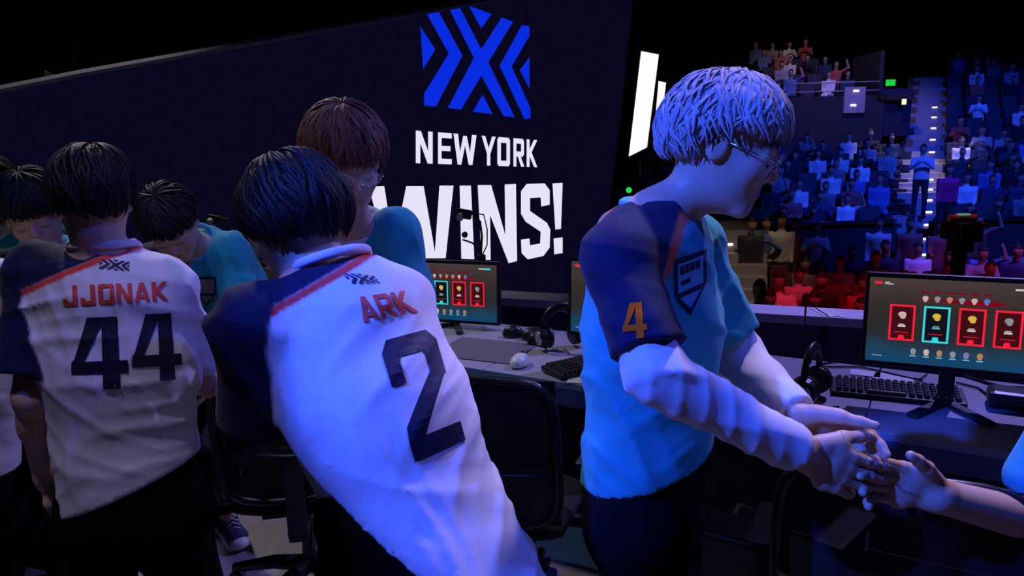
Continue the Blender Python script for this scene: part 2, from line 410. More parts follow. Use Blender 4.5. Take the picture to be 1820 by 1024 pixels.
def person(label, group, F3, pel, neck, hd, arms, feet, top, tr, hair=None, sh_w=.175, res=.0075, fine=None, jf=None, hs=1., bend=0, glasses=None, eyes=False, shoe=None, trousers_mat=None, jres=.0065, collar=None, skin=SKIN, slv_len=.82, chest=1., cuffs=None, fingers_res=None, spine=None):
    pel, neck = A(pel), A(neck); F3 = unit(F3); ax_ = unit(neck - pel); side = unit(np.cross(A((0, 0, 1)), F3)) if False else unit(np.cross(ax_, F3)); fw = unit(np.cross(side, ax_))
    base = V(*(A(feet[0][0]) + A(feet[1][0])) / 2); base.z = 0
    root = empty('person', base, label, 'person', group)
    spine = A(spine) if spine is not None else (pel * .45 + neck * .55) - fw * bend
    chest_p = neck - unit(neck - spine) * .11 - fw * .01
    hc, hf, hu = A(hd[0]), hd[1], hd[2]; f, u, s = frame(hf, hu)
    body = [ecap(pel, spine, side, (.150, .100), (.132, .090), .05), ecap(spine, chest_p, side, (.135, .095), (.150 * chest, .105), .06)]
    nb = neck; nt = hc - u * .085 * hs - f * .022 * hs
    body += [cap(nb - ax_ * .05, nt, .052, .046, .025), cap(nt, hc - u * .02 - f * .02, .046, .048, .02)]
    body += head_prims(hc, f, u, s, hs)
    torso = [ecap(pel - unit(spine - pel) * top.get('ext', .20), spine, side, top.get('hem', (.190, .140)), top.get('waist', (.172, .128)), .05),
             ecap(spine, chest_p, side, top.get('waist', (.172, .128)), top.get('chest', (.170, .124)), .08)]
    sleeves = {}; sl_all = []; trap = []; under = []
    hpr = []
    for key, sg in (('L', 1), ('R', -1)):
        a = arms[key]; sh = A(a['sh']) if 'sh' in a else neck - ax_ * .045 + side * sg * sh_w; el, wr = A(a['el']), A(a['wr'])
        body += [cap(neck - ax_ * .03 + side * sg * .03, sh, .045, .052, .05), cap(sh, el, .050, .038, .03), cap(el, el + (wr - el) * .35, .039 * a.get('fr', 1), .038 * a.get('fr', 1), .02), cap(el + (wr - el) * .3, wr, .037 * a.get('fr', 1), .026 * a.get('fr', 1), .02)]
        hp = hand(wr, a.get('hd', wr - el), a.get('pn', -side * sg), a.get('ts', fw), a.get('curl', (35, 40, 45, 50)), thumb=a.get('th', (.6, .2)), s=a.get('hsz', 1.)); body += hp; hpr += [(wr, hp)]
        trap.append(cap(neck - ax_ * .045 + side * sg * .04, sh, .048, top.get('slr', .060), .05))
        e2 = sh + (el - sh) * slv_len
        sleeves[key] = [cap(neck - ax_ * .09 + side * sg * .11, sh, .055, top.get('slr', .060), .04), fcap(sh, e2, top.get('slr', .060), top.get('slw', .078), .04)]
        if top.get('long'):
            under += [fcap(sh, el + (el - sh) * .02, .054, .049, .02), fcap(el, el + (wr - el) * .95, .051, .042, .03)]
    hips = [pel + side * .085 - ax_ * .04, pel - side * .085 - ax_ * .04]; legs = []; legs_b = []
    for hp_, ft in zip(hips, feet):
        an = A(ft[0]) + A((0, 0, .09)); lg = max(np.linalg.norm(hp_ - an) * .505, .38); kn = two_bone(hp_, an, lg, lg, fw + A((0, 0, .2)))
        legs += [cap(hp_, kn, .090, .072, .06), fcap(kn, kn + (an - kn) * ft[2] if len(ft) > 2 else an, .074, tr, .03)]
        body += [cap(hp_, kn, .08, .055, .05), cap(kn, an, .055, .035, .03), cap(an - A((0, 0, .02)), an + A(ft[1]) * .10 - A((0, 0, .05)), .032, .028, .02)]
    fr = [(wr - .16, wr + .16, fingers_res) for wr, _ in hpr] if fingers_res else None
    Vt, Q = sdf(body, res, fine=(fine if fine else None) or fr)
    hcol = f
    def skc(P):
        c = np.tile(skin, (len(P), 1)); d = P - (hc + f * .088 * hs - u * .067 * hs); q = np.exp(-((d @ s) / .022) ** 2 - ((d @ u) / .010) ** 2 - ((d @ f) / .03) ** 2)[:, None]
        c = c * (1 - q) + LIP * q
        for g in (-1, 1):
            d = P - (hc + (f * .09 + s * g * .032 - u * .0115) * hs); q = np.exp(-((d @ s) / .014) ** 4 - ((d @ u) / .0035) ** 2 - ((d @ f) / .02) ** 2)[:, None]; c = c * (1 - .85 * q)
            d = P - (hc + (f * .088 + s * g * .032 + u * .024) * hs); q = np.exp(-((d @ s) / .017) ** 4 - ((d @ u) / .0045) ** 2 - ((d @ f) / .02) ** 2)[:, None]; c = c * (1 - .85 * q)
        return c
    npmesh('body', Vt, Q, M_SKIN, root, base, skc)
    hemc = pel + (spine - pel) * 0 + unit(pel - spine) * top.get('hemlen', .10)
    hp_, hn_ = top.get('hemplane', (hemc, unit(spine - pel)))
    jp = torso + top.get('extra', []) + [plane(hp_, hn_)] + trap + sleeves['L'] + sleeves['R']
    jf2 = (lambda P: jf(P) * np.clip(((P - A(hp_)) @ A(hn_)) / .05, .12, 1)) if jf else None
    Vt, Q = sdf(jp, jres, disp=jf2)
    ctx = dict(neck=neck, side=side, fw=fw, ax=ax_, sh=arms, torso=torso + trap, SL=sleeves['L'][1:], SR=sleeves['R'][1:])
    jersey = npmesh('jersey', Vt, Q, M_FAB, root, base, lambda P: top['col'](P, ctx))
    if under:
        Vt, Q = sdf(under, .006, disp=folds(.006, [((1, .2, .1), 70, .7), ((.3, .2, 1), 55, .6)], 3, .001)); npmesh('undershirt_sleeves', Vt, Q, M_FAB, root, base, lambda P: np.tile(A((.72, .70, .78)), (len(P), 1)))
    tb = [ecap(pel - ax_ * .04, pel + ax_ * .09, side, (.166, .122), (.160, .120), .05)] + legs
    Vt, Q = sdf(tb, .009, disp=folds(.004, [((.2, .3, 1), 40, .7)], 5)); npmesh('trousers', Vt, Q, trousers_mat or M_BLK, root, base)
    # collar
    bm = bmesh.new(); cn = neck + ax_ * (.020 if collar is None else collar.get('up', .020)) + fw * .002; pts = []
    for i in range(28):
        an = 2 * PI * i / 28; pts.append(V(*(cn + side * .072 * math.cos(an) + fw * .068 * math.sin(an) - ax_ * (.030 * max(math.sin(an), 0)) - V(*base))))
    add_tube(bm, pts, .0085, 8, True, 1.2); co = link('collar', bm_me(bm, 'collar'), (collar or {}).get('m', mat('white_ribbing', (.75, .72, .82), .8)), root, True)
    if hair: hair_mesh(hc, f, u, s, root, base, None, hair, hs, hair.get('seed', 1), hair['m'])
    if eyes:
        for g in (-1, 1):
            bm = bmesh.new(); ec = hc + (f * .0800 + s * g * .032 - u * .0068) * hs
            bmesh.ops.create_uvsphere(bm, u_segments=16, v_segments=10, radius=.0122); bmesh.ops.translate(bm, vec=V(*ec) - base, verts=bm.verts)
            e = link('eye', bm_me(bm, 'eye'), M_EYE, root, True)
            bm = bmesh.new(); bmesh.ops.create_uvsphere(bm, u_segments=12, v_segments=8, radius=.006); bmesh.ops.translate(bm, vec=V(*(ec + (f * .0075 - u * .0065))) - base, verts=bm.verts)
            link('iris', bm_me(bm, 'iris'), M_EYED, e, True)
    if glasses:
        sp = bmesh.new(); rd = glasses.get('r', (.025, .02))
        ctr = []
        for g in (-1, 1):
            c = hc + (f * .108 + s * g * .033 - u * .004) * hs; ctr.append(c)
            pts = [V(*(c + s * rd[0] * math.cos(t) * hs + u * rd[1] * math.sin(t) * hs)) - base for t in np.linspace(0, 2 * PI, 24, endpoint=False)]
            add_tube(sp, pts, .0014, 6, True)
            a = c + s * g * rd[0] * hs; b = hc + (f * .0 + s * g * .082 + u * .004) * hs
            add_tube(sp, [V(*a) - base, V(*(a + s * g * .008 - f * .01)) - base, V(*b) - base], .0014, 6)
        a, b = ctr[0] + s * rd[0] * hs, ctr[1] - s * rd[0] * hs; add_tube(sp, [V(*a) - base, V(*((a + b) / 2 + u * .004 + f * .002)) - base, V(*b) - base], .0013, 6)
        gl = link('glasses', bm_me(sp, 'glasses'), M_FRAME, root, True)
        for c in ctr:
            bm = bmesh.new(); vs = [bm.verts.new(V(*(c + s * rd[0] * math.cos(t) * hs * .97 + u * rd[1] * math.sin(t) * hs * .97)) - base) for t in np.linspace(0, 2 * PI, 24, endpoint=False)]
            bm.faces.new(vs); ext = bmesh.ops.extrude_face_region(bm, geom=bm.faces[:]); bmesh.ops.translate(bm, vec=V(*(f * .0015)), verts=[v for v in ext['geom'] if isinstance(v, bmesh.types.BMVert)])
            link('lens', bm_me(bm, 'lens'), M_LENS, gl)
    for i, ft in enumerate(feet):
        make_shoe(root, A(ft[0]), unit(ft[1]), base, shoe)
    return root, jersey, base
def make_shoe(root, p, d, base, kind=None):
    side = np.cross(A((0, 0, 1)), d); z = A((0, 0, 1)); q = p - A(base)
    up = [ecap(q + z * .055 - d * .03, q + z * .05 + d * .13, side, (.040, .045), (.046, .030), .03), cap(q + z * .06 - d * .02, q + z * .11 - d * .01, .042, .040, .03), plane(q + z * .015, z)]
    Vt, Q = sdf(up, .007); m = mat('shoe_canvas_navy', (.04, .04, .10), .8) if kind == 'canvas' else mat('shoe_black', (.012, .012, .014), .6) if kind is None else mat('shoe_white', (.6, .58, .6), .6)
    sh = npmesh('shoe', Vt, Q, m, root)
    sole = [ecap(q + z * .012 - d * .035, q + z * .012 + d * .14, side, (.043, .03), (.050, .03), .02), plane(q + z * .028, -z), plane(q + z * .002, z)]
    Vt, Q = sdf(sole, .007); npmesh('sole', Vt, Q, M_WHITE if kind else M_PLAS, sh)
    if kind:
        tc = [ell(q + d * .155 + z * .03, (side, d, z), (.040, .035, .028), .01), plane(q + z * .012, z)]
        Vt, Q = sdf(tc, .005); npmesh('toe_cap', Vt, Q, M_WHITE, sh)
        bm = bmesh.new()
        for k in range(5):
            c = q + d * (.105 - k * .025) + z * (.083 + k * .010)
            add_tube(bm, [V(*(c - side * .026 - z * .01)), V(*(c + z * .005)), V(*(c + side * .026 + d * .012 - z * .01))], .0035, 5)
        link('laces', bm_me(bm, 'laces'), M_WHITE, sh, True)

# ------------------------------------------------------------------ flat lettering
def R_(x0, y0, x1, y1): return [(x0, y0), (x1, y0), (x1, y1), (x0, y1)]
G = {  # unit box, y up
 'J': [R_(.62, .0, .92, 1), R_(.1, 0, .65, .2), R_(.0, .05, .28, .36)],
 'O': [R_(0, .06, .28, .94), R_(.72, .06, 1, .94), R_(.08, 0, .92, .19), R_(.08, .81, .92, 1)],
 'N': [R_(0, 0, .27, 1), R_(.73, 0, 1, 1), [(.0, 1), (.3, 1), (1, 0), (.7, 0)]],
 'A': [[(0, 0), (.27, 0), (.62, 1), (.36, 1)], [(1, 0), (.73, 0), (.38, 1), (.64, 1)], R_(.22, .18, .78, .36)],
 'K': [R_(0, 0, .28, 1), [(.25, .35), (.25, .62), (.68, 1), (1, 1)], [(.38, .62), (.22, .45), (.7, 0), (1, 0)]],
 'R': [R_(0, 0, .27, 1), R_(.2, .82, .88, 1), R_(.2, .36, .88, .54), R_(.7, .42, .97, .94), [(.35, .42), (.62, .42), (1, 0), (.7, 0)]],
 'E': [R_(0, 0, .26, 1), R_(0, 0, 1, .17), R_(0, .83, 1, 1), R_(0, .42, .9, .58)],
 'W': [[(0, 1), (.2, 1), (.34, 0), (.18, 0)], [(.18, 0), (.34, 0), (.58, .95), (.42, .95)], [(.66, 0), (.82, 0), (.58, .95), (.42, .95)], [(.8, 1), (1, 1), (.82, 0), (.66, 0)]],
 'Y': [R_(.38, 0, .62, .5), [(0, 1), (.26, 1), (.62, .4), (.38, .4)], [(1, 1), (.74, 1), (.38, .4), (.62, .4)]],
 '4': [[(.28, 1), (.62, 1), (.22, .38), (0, .38), (0, .30)], R_(0, .22, 1, .39), R_(.55, 0, .85, 1)],
 '2': [[(0, .62), (.27, .62), (.27, .80), (0, .80)], [(0, .80), (.27, .80), (.3, .84), (.3, 1), (.14, 1), (0, .9)], R_(.28, .84, .74, 1), [(.72, .84), (.74, 1), (.86, 1), (1, .9), (1, .76), (.74, .78)], [(.74, .8), (1, .8), (1, .60), (.74, .62)], [(1, .62), (.74, .66), (.04, .28), (.0, .16), (.32, .16)], R_(0, 0, 1, .17)],
}
EMB = [[(230, 95), (310, 75), (480, 390), (295, 745), (212, 740), (212, 655), (385, 375)], [(390, 65), (460, 50), (612, 345), (755, 122), (835, 152), (662, 435), (845, 820), (768, 812), (612, 530), (470, 768), (378, 755), (560, 405)],
       [(895, 178), (948, 183), (952, 245), (825, 465), (958, 760), (955, 830), (915, 835), (740, 460)], [(185, 185), (290, 345), (205, 485)], [(950, 400), (950, 620), (882, 490)], [(525, 40), (683, 98), (612, 200)], [(622, 662), (692, 800), (553, 782)]]
def bil(q, u, v):      # q: TL, TR, BR, BL pixels; v up
    t = [q[0][i] + (q[1][i] - q[0][i]) * u for i in (0, 1)]; b = [q[3][i] + (q[2][i] - q[3][i]) * u for i in (0, 1)]
    return b[0] + (t[0] - b[0]) * v, b[1] + (t[1] - b[1]) * v
def decal(name, polys, quad, target, base, m, parent, cell=.06, off=.0025):
    bm = bmesh.new()
    for p in polys:
        f = bm.faces.new([bm.verts.new((x, y, 0)) for x, y in p]); f.normal_update()
    bmesh.ops.triangulate(bm, faces=bm.faces[:], ngon_method='EAR_CLIP')
    for axn in (0, 1):
        k = cell
        while k < 1:
            nrm = [0, 0, 0]; nrm[axn] = 1; co = [0, 0, 0]; co[axn] = k
            bmesh.ops.bisect_plane(bm, geom=bm.verts[:] + bm.edges[:] + bm.faces[:], plane_co=co, plane_no=nrm); k += cell
    me0 = target.data
    bv = BVHTree.FromPolygons([v.co for v in me0.vertices], [p.vertices[:] for p in me0.polygons])
    bad = []
    for v in bm.verts:
        px, py = bil(quad, v.co.x, v.co.y); d = ray(px, py).normalized(); o = CAMP - base
        h = bv.ray_cast(o, d)
        if h[0] is None: bad.append(v); continue
        v.co = h[0] - d * off
    bmesh.ops.delete(bm, geom=bad, context='VERTS')
    bmesh.ops.recalc_face_normals(bm, faces=bm.faces)
    return link(name, bm_me(bm, name), m, parent)
# ------------------------------------------------------------------ the setting
def struct(name, o): o.name = name; return tag(o, kind='structure')
bm = bmesh.new()
pts = [(-7, -4), (7.5, -4), (7.5, 2.75), (1.55, 4.55), (1.55, 8.6), (-7, 8.6)]
f = bm.faces.new([bm.verts.new((x, y, 0)) for x, y in pts]); ext = bmesh.ops.extrude_face_region(bm, geom=[f])
bmesh.ops.translate(bm, vec=(0, 0, -1.4), verts=[v for v in ext['geom'] if isinstance(v, bmesh.types.BMVert)]); bmesh.ops.recalc_face_normals(bm, faces=bm.faces)
struct('floor', link('floor', bm_me(bm, 'floor'), M_FLOOR))
struct('floor_arena', box('floor_arena', (7, 16, -1.45), (31, 42, .1), M_CONC))
struct('wall_back', box('wall_back', (7, 33, 4), (31, .3, 12), M_DARK))
struct('wall_left', box('wall_left', (-8.2, 14, 4), (.3, 38, 12), M_DARK))
struct('wall_right', box('wall_right', (22.5, 14, 4), (.3, 38, 12), M_DARK))
struct('wall_front', box('wall_front', (7, -4.6, 4), (31, .3, 12), M_DARK))
struct('ceiling', box('ceiling', (7, 14, 10.6), (31, 38, .3), M_DARK))

# big screen: a plane receding to the right
W0 = at(740, 262, 6.0); W1 = V(W0.x + 1, W0.y + 1, W0.z); WN = V(1, -1, 0).normalized()
def onwall(px, py, off=0.):
    d = ray(px, py); t = (W0 + WN * off - CAMP).dot(WN) / d.dot(WN); return CAMP + d * t
M_LED = emis('screen_navy', (.0028, .0022, .0125)); M_LEDB = emis('screen_blue', (.003, .025, .74)); M_LEDW = emis('screen_white', (.80, .76, .93))
def slab(name, pts, n, th, m, parent=None):
    bm = bmesh.new(); f = bm.faces.new([bm.verts.new(p) for p in pts]); e = bmesh.ops.extrude_face_region(bm, geom=[f])
    bmesh.ops.translate(bm, vec=n * th, verts=[v for v in e['geom'] if isinstance(v, bmesh.types.BMVert)]); bmesh.ops.recalc_face_normals(bm, faces=bm.faces)
    return link(name, bm_me(bm, name), m, parent)
scr_base = onwall(500, 500); scr_base.z = 0
scr = empty('stage_screen', scr_base, 'huge dark navy stage screen showing a blue crossed emblem and NEW YORK WINS!', 'screen')
def L(p): return p - scr_base
corner = [onwall(-260, 212), onwall(150, 131), onwall(880, 0), onwall(1131, -48), onwall(1108, 180), onwall(1083, 380)]
b0 = onwall(1072, 480); b1 = onwall(-260, 480); b0.z = .02; b1.z = .02
slab('screen_face', [L(p) for p in corner] + [L(b0), L(b1)], -WN, .06, M_LED, scr)
slab('screen_back', [L(p - WN * .061) for p in corner] + [L(b0 - WN * .061), L(b1 - WN * .061)], -WN, .25, M_DARK, scr)
tp = [onwall(x, y, .03) for x, y in ((-260, 210), (150, 129), (500, 67), (880, -1), (1130, -50))]
for a, b in zip(tp[:-1], tp[1:]):
    bm = bmesh.new(); add_tube(bm, [L(a), L(b)], .022, 6); link('top_trim', bm_me(bm, 'top_trim'), mat('trim_grey', (.32, .31, .36), .5), scr)
def wpoly(name, px, m): return poly(name, [L(onwall(x, y, .004)) for x, y in px], m, scr)
for p in EMB: wpoly('emblem_piece', [(x / 3.939 + 700, max(y / 3.939, (0.5 if x > 500 else 0))) for x, y in p], M_LEDB)
for ch, x0, x1 in (('N', 739, 769), ('E', 778.5, 803), ('W', 806, 847), ('Y', 856, 881), ('O', 884, 906.5), ('R', 912.5, 932), ('K', 936, 955)):
    ty = lambda x: 232 + (x - 739) * .079; by = lambda x: 290 + (x - 739) * .034
    bm = bmesh.new(); q = [(x0, ty(x0)), (x1, ty(x1)), (x1, by(x1)), (x0, by(x0))]
    for p in G[ch]:
        bm.faces.new([bm.verts.new(L(onwall(*bil(q, u * 1. if ch in 'WKY' else u, v), .004))) for u, v in p])
    [q_.normal_update() for q_ in bm.faces]; bmesh.ops.triangulate(bm, faces=bm.faces[:], ngon_method='EAR_CLIP'); link('letter', bm_me(bm, 'letter'), M_LEDW, scr)
WINS = {'W': [(655, 332), (683, 331), (700, 440), (722, 331), (753, 331), (773, 448), (781, 330), (806, 330), (792, 459), (754, 459), (737, 392), (722, 457), (690, 457)],
        'I': [(817, 330), (837, 330), (843, 461), (820, 460)],
        'N': [(849, 329), (873, 329), (898, 418), (897, 328), (917, 327), (919, 464), (904, 468), (871, 382), (872, 462), (856, 462)],
        'S': [(926, 340), (936, 327), (968, 326), (977, 338), (977, 364), (962, 367), (961, 351), (942, 352), (942, 375), (972, 396), (978, 408), (977, 440), (966, 455), (938, 461), (927, 450), (926, 426), (941, 424), (942, 436), (960, 433), (961, 412), (934, 394), (926, 380)],
        '!': [(982, 326), (1000, 325), (997, 407), (987, 408)], '.': [(984, 424), (1000, 422), (1000, 450), (985, 452)]}
for k, p in WINS.items(): wpoly('letter', p, M_LEDW)
# thin edge strip down the right side of the screen
tube('edge_strip', [L(onwall(1131, -40, .02)), L(onwall(1108, 180, .02)), L(onwall(1083, 380, .02)), L(onwall(1074, 470, .02))], .012, mat('edge_blue', (.05, .05, .16), .4), scr, 6)

# vertical light bars beyond the screen
M_BAR = emis('light_bar_tube', (1, .86, .86), 1.15)
def light_bar(q, Y, label):
    P = [at(x, y, Y) for x, y in q]; base = (P[2] + P[3]) / 2; o = empty('light_bar', base, label, 'lamp', None)
    slab('diffuser', [p - base for p in P], V(0, 1, 0), .02, M_BAR, o)
    c = sum(P, V(0, 0, 0)) / 4; slab('housing', [(p - c) * 1.03 + c - base + V(0, .022, 0) for p in P], V(0, 1, 0), .12, M_DARK, o)
    tube('pole', [c - base + V(0, .16, 0), V(c.x, Y + .3, -1.4) - base], .04, M_DMET, o)
light_bar([(1140, 91), (1171, 97), (1150, 262), (1118, 278)], 8.3, 'tall glowing white light bar beside the right edge of the stage screen')
light_bar([(1171, 144), (1184, 147), (1172, 238), (1162, 247)], 9.5, 'narrower glowing light bar, partly behind the white-haired head')
g = at(1118, 338, 9); o = empty('green_indicator', g, 'small round green light low to the right of the stage screen', 'light')
cyl('green_lens', (0, 0, 0), (0, .02, 0), .035, emis('green_glow', (.02, .75, .08), .9), o); cyl('housing', (0, .021, 0), (0, .09, 0), .045, M_PLAS, o); tube('post', [(0, .06, -.03), (0, .06, -g.z - 1.4)], .02, M_PLAS, o, 6)
# stage spotlight left on the truss
c = at(112, 150, 4.6); o = empty('stage_spotlight', c, 'small pale stage spotlight above the far left of the screen', 'lamp')
cyl('lamp_body', (-.05, -.04, .02), (.06, .1, -.02), .045, mat('lamp_grey', (.35, .34, .38), .5), o, .035); cyl('lens', (-.052, -.043, .021), (-.08, -.07, .03), .05, mat('lens_glass', (.5, .5, .55), .1), o, .056)
bm = bmesh.new(); add_tube(bm, [(.02, .03, -.05), (.04, .03, -.02), (.05, .05, .2), (.05, .1, .6)], .012, 6); link('yoke', bm_me(bm, 'yoke'), M_DMET, o)
# roof truss (dark, above the screen)
tr_ = empty('roof_truss', (-2.5, 4.5, 4.3), 'dark lighting truss in the black above the screen', 'truss')
for dy, dz in ((0, 0), (.3, 0), (0, .3), (.3, .3)): tube('chord', [(-3.5, dy, dz), (4.5, dy + 2.5, dz)], .025, M_DMET, tr_, 6)
for k in range(14):
    x = -3.3 + k * .56; y = (x + 3.5) * 2.5 / 8; tube('brace', [(x, y, 0), (x + .28, y + .09, .3), (x + .56, y + .18, 0)], .012, M_DMET, tr_, 5)

# ------------------------------------------------------------------ stage barrier with a pale top ledge
B0, B1 = atz(950, 537, .72), atz(1435, 566, .72)
bd = (B1 - B0).normalized(); bn = V(-bd.y, bd.x, 0)
bmid = V(B0.x, B0.y, 0); bar = empty('stage_barrier', bmid, 'low dark barrier with a pale lavender top ledge behind the desk', 'barrier')
rotb = Matrix.Rotation(math.atan2(bd.y, bd.x), 3, 'Z')
def bx_(name, along, back, z, s, m, bev=.004): return box(name, bd * along + bn * back + V(0, 0, z), s, m, bar, rotb, bev)
bx_('front_panel', .2, .16, .34, (8.4, .05, .66), M_FASC)
for k in range(6): bx_('ledge', -3.3 + k * 1.4, .09, .715, (1.39, .24, .05), mat('ledge_lavender', (.68, .60, .80), .5, noise=.1))
for k in range(7): bx_('panel_joint', -3.9 + k * 1.4, .13, .34, (.03, .02, .6), M_PLAS)
for k, (px, wd) in enumerate(((1457, .05), (1470, .10), (1488, .04))):
    p = atz(px, 572, .742); d = (p - bmid).dot(bd); box('white_marking', bd * d + bn * .08 + V(0, 0, .7425), (.03 * wd * 20, .2, .003), mat('white_tape', (.85, .83, .9), .5), bar, rotb @ Matrix.Rotation(.35, 3, 'Z'))

# ------------------------------------------------------------------ player desk
D0, D1 = atz(1533, 762, .75), atz(1808, 805, .75); dd = V(.86, -.51, 0).normalized()
dn = V(-dd.y, dd.x, 0); DM = V(D0.x, D0.y, 0); rotd = Matrix.Rotation(math.atan2(dd.y, dd.x), 3, 'Z')
desk = empty('player_desk', DM, 'long lavender-grey player desk with a dark blue front edge carrying the monitors', 'desk')
def db(name, along, back, z, s, m, bev=.004): return box(name, dd * along + dn * back + V(0, 0, z), s, m, desk, rotd, bev)
for k in range(4): db('worktop', 1.0 - k * 1.5 - .25, .375, .735, (1.496, .75, .03), M_DESK)
for k in range(4): db('front_edge', .75 - k * 1.5, .012, .682, (1.49, .02, .075), mat('edge_band', (.10, .10, .26), .5))
for k in range(4): db('modesty_panel', .75 - k * 1.5, .60, .36, (1.48, .02, .70), M_FASC)
for k in range(5): db('leg', 1.48 - k * 1.5, .4, .36, (.04, .6, .70), M_PLAS)
def dpt(along, back, z=.751): return DM + dd * along + dn * back + V(0, 0, z)

# ------------------------------------------------------------------ monitors
SW, SH = .535, .302
M_RED = emis('screen_red', (1, .015, .05), .95); M_CY = emis('screen_cyan', (.03, .72, .8), .95); M_TXT = emis('screen_text', (.75, .72, .72), .8); M_DR = emis('screen_dark_red', (.30, .006, .02), .6)
M_DK = emis('screen_dark', (.006, .006, .012)); M_SK = [emis('icon_%s' % n, c, .7) for n, c in (('pale', (.8, .6, .52)), ('yellow', (.95, .62, .08)), ('grey', (.35, .36, .42)), ('tan', (.6, .3, .16)), ('violet', (.3, .25, .55)), ('blue', (.12, .25, .7)))]
def screen_mat():
    if 'monitor_image' in MATS: return MATS['monitor_image']
    m = bpy.data.materials.new('monitor_image'); m.use_nodes = True; nt = m.node_tree; nt.nodes.clear()
    o = nt.nodes.new('ShaderNodeOutputMaterial'); e = nt.nodes.new('ShaderNodeEmission'); tc = nt.nodes.new('ShaderNodeTexCoord'); sp = nt.nodes.new('ShaderNodeSeparateXYZ')
    r = nt.nodes.new('ShaderNodeValToRGB'); el = r.color_ramp.elements
    el[0].position = 0; el[0].color = (.006, .055, .15, 1); el[1].position = 1; el[1].color = (.062, .042, .042, 1)
    for p, c in ((.14, (.012, .05, .10, 1)), (.32, (.022, .024, .028, 1)), (.65, (.032, .024, .022, 1))): q = el.new(p); q.color = c
    mr = nt.nodes.new('ShaderNodeMapRange'); mr.inputs['From Min'].default_value = -SH / 2; mr.inputs['From Max'].default_value = SH / 2
    n = nt.nodes.new('ShaderNodeTexNoise'); n.inputs['Scale'].default_value = 7; ma = nt.nodes.new('ShaderNodeMath'); ma.operation = 'MULTIPLY_ADD'; ma.inputs[1].default_value = .25
    nt.links.new(tc.outputs['Object'], sp.inputs[0]); nt.links.new(sp.outputs['Z'], mr.inputs['Value']); nt.links.new(tc.outputs['Object'], n.inputs['Vector'])
    nt.links.new(n.outputs['Fac'], ma.inputs[0]); nt.links.new(mr.outputs[0], ma.inputs[2]); sb = nt.nodes.new('ShaderNodeMath'); sb.operation = 'SUBTRACT'; sb.inputs[1].default_value = .125
    nt.links.new(ma.outputs[0], sb.inputs[0]); nt.links.new(sb.outputs[0], r.inputs['Fac'])
    nt.links.new(r.outputs[0], e.inputs[0]); nt.links.new(e.outputs[0], o.inputs[0]); MATS['monitor_image'] = m; return m
PM = {}
def pmesh(key, fn):
    if key not in PM: bm = bmesh.new(); fn(bm); PM[key] = bm_me(bm, key)
    return PM[key]
def rect(bm, x0, z0, x1, z1, y=0): bm.faces.new([bm.verts.new(p) for p in ((x0, y, z0), (x1, y, z0), (x1, y, z1), (x0, y, z1))])
def disc(bm, x, z, rx, rz, y=0, n=12): bm.faces.new([bm.verts.new((x + rx * math.cos(2 * PI * k / n), y, z + rz * math.sin(2 * PI * k / n))) for k in range(n)])
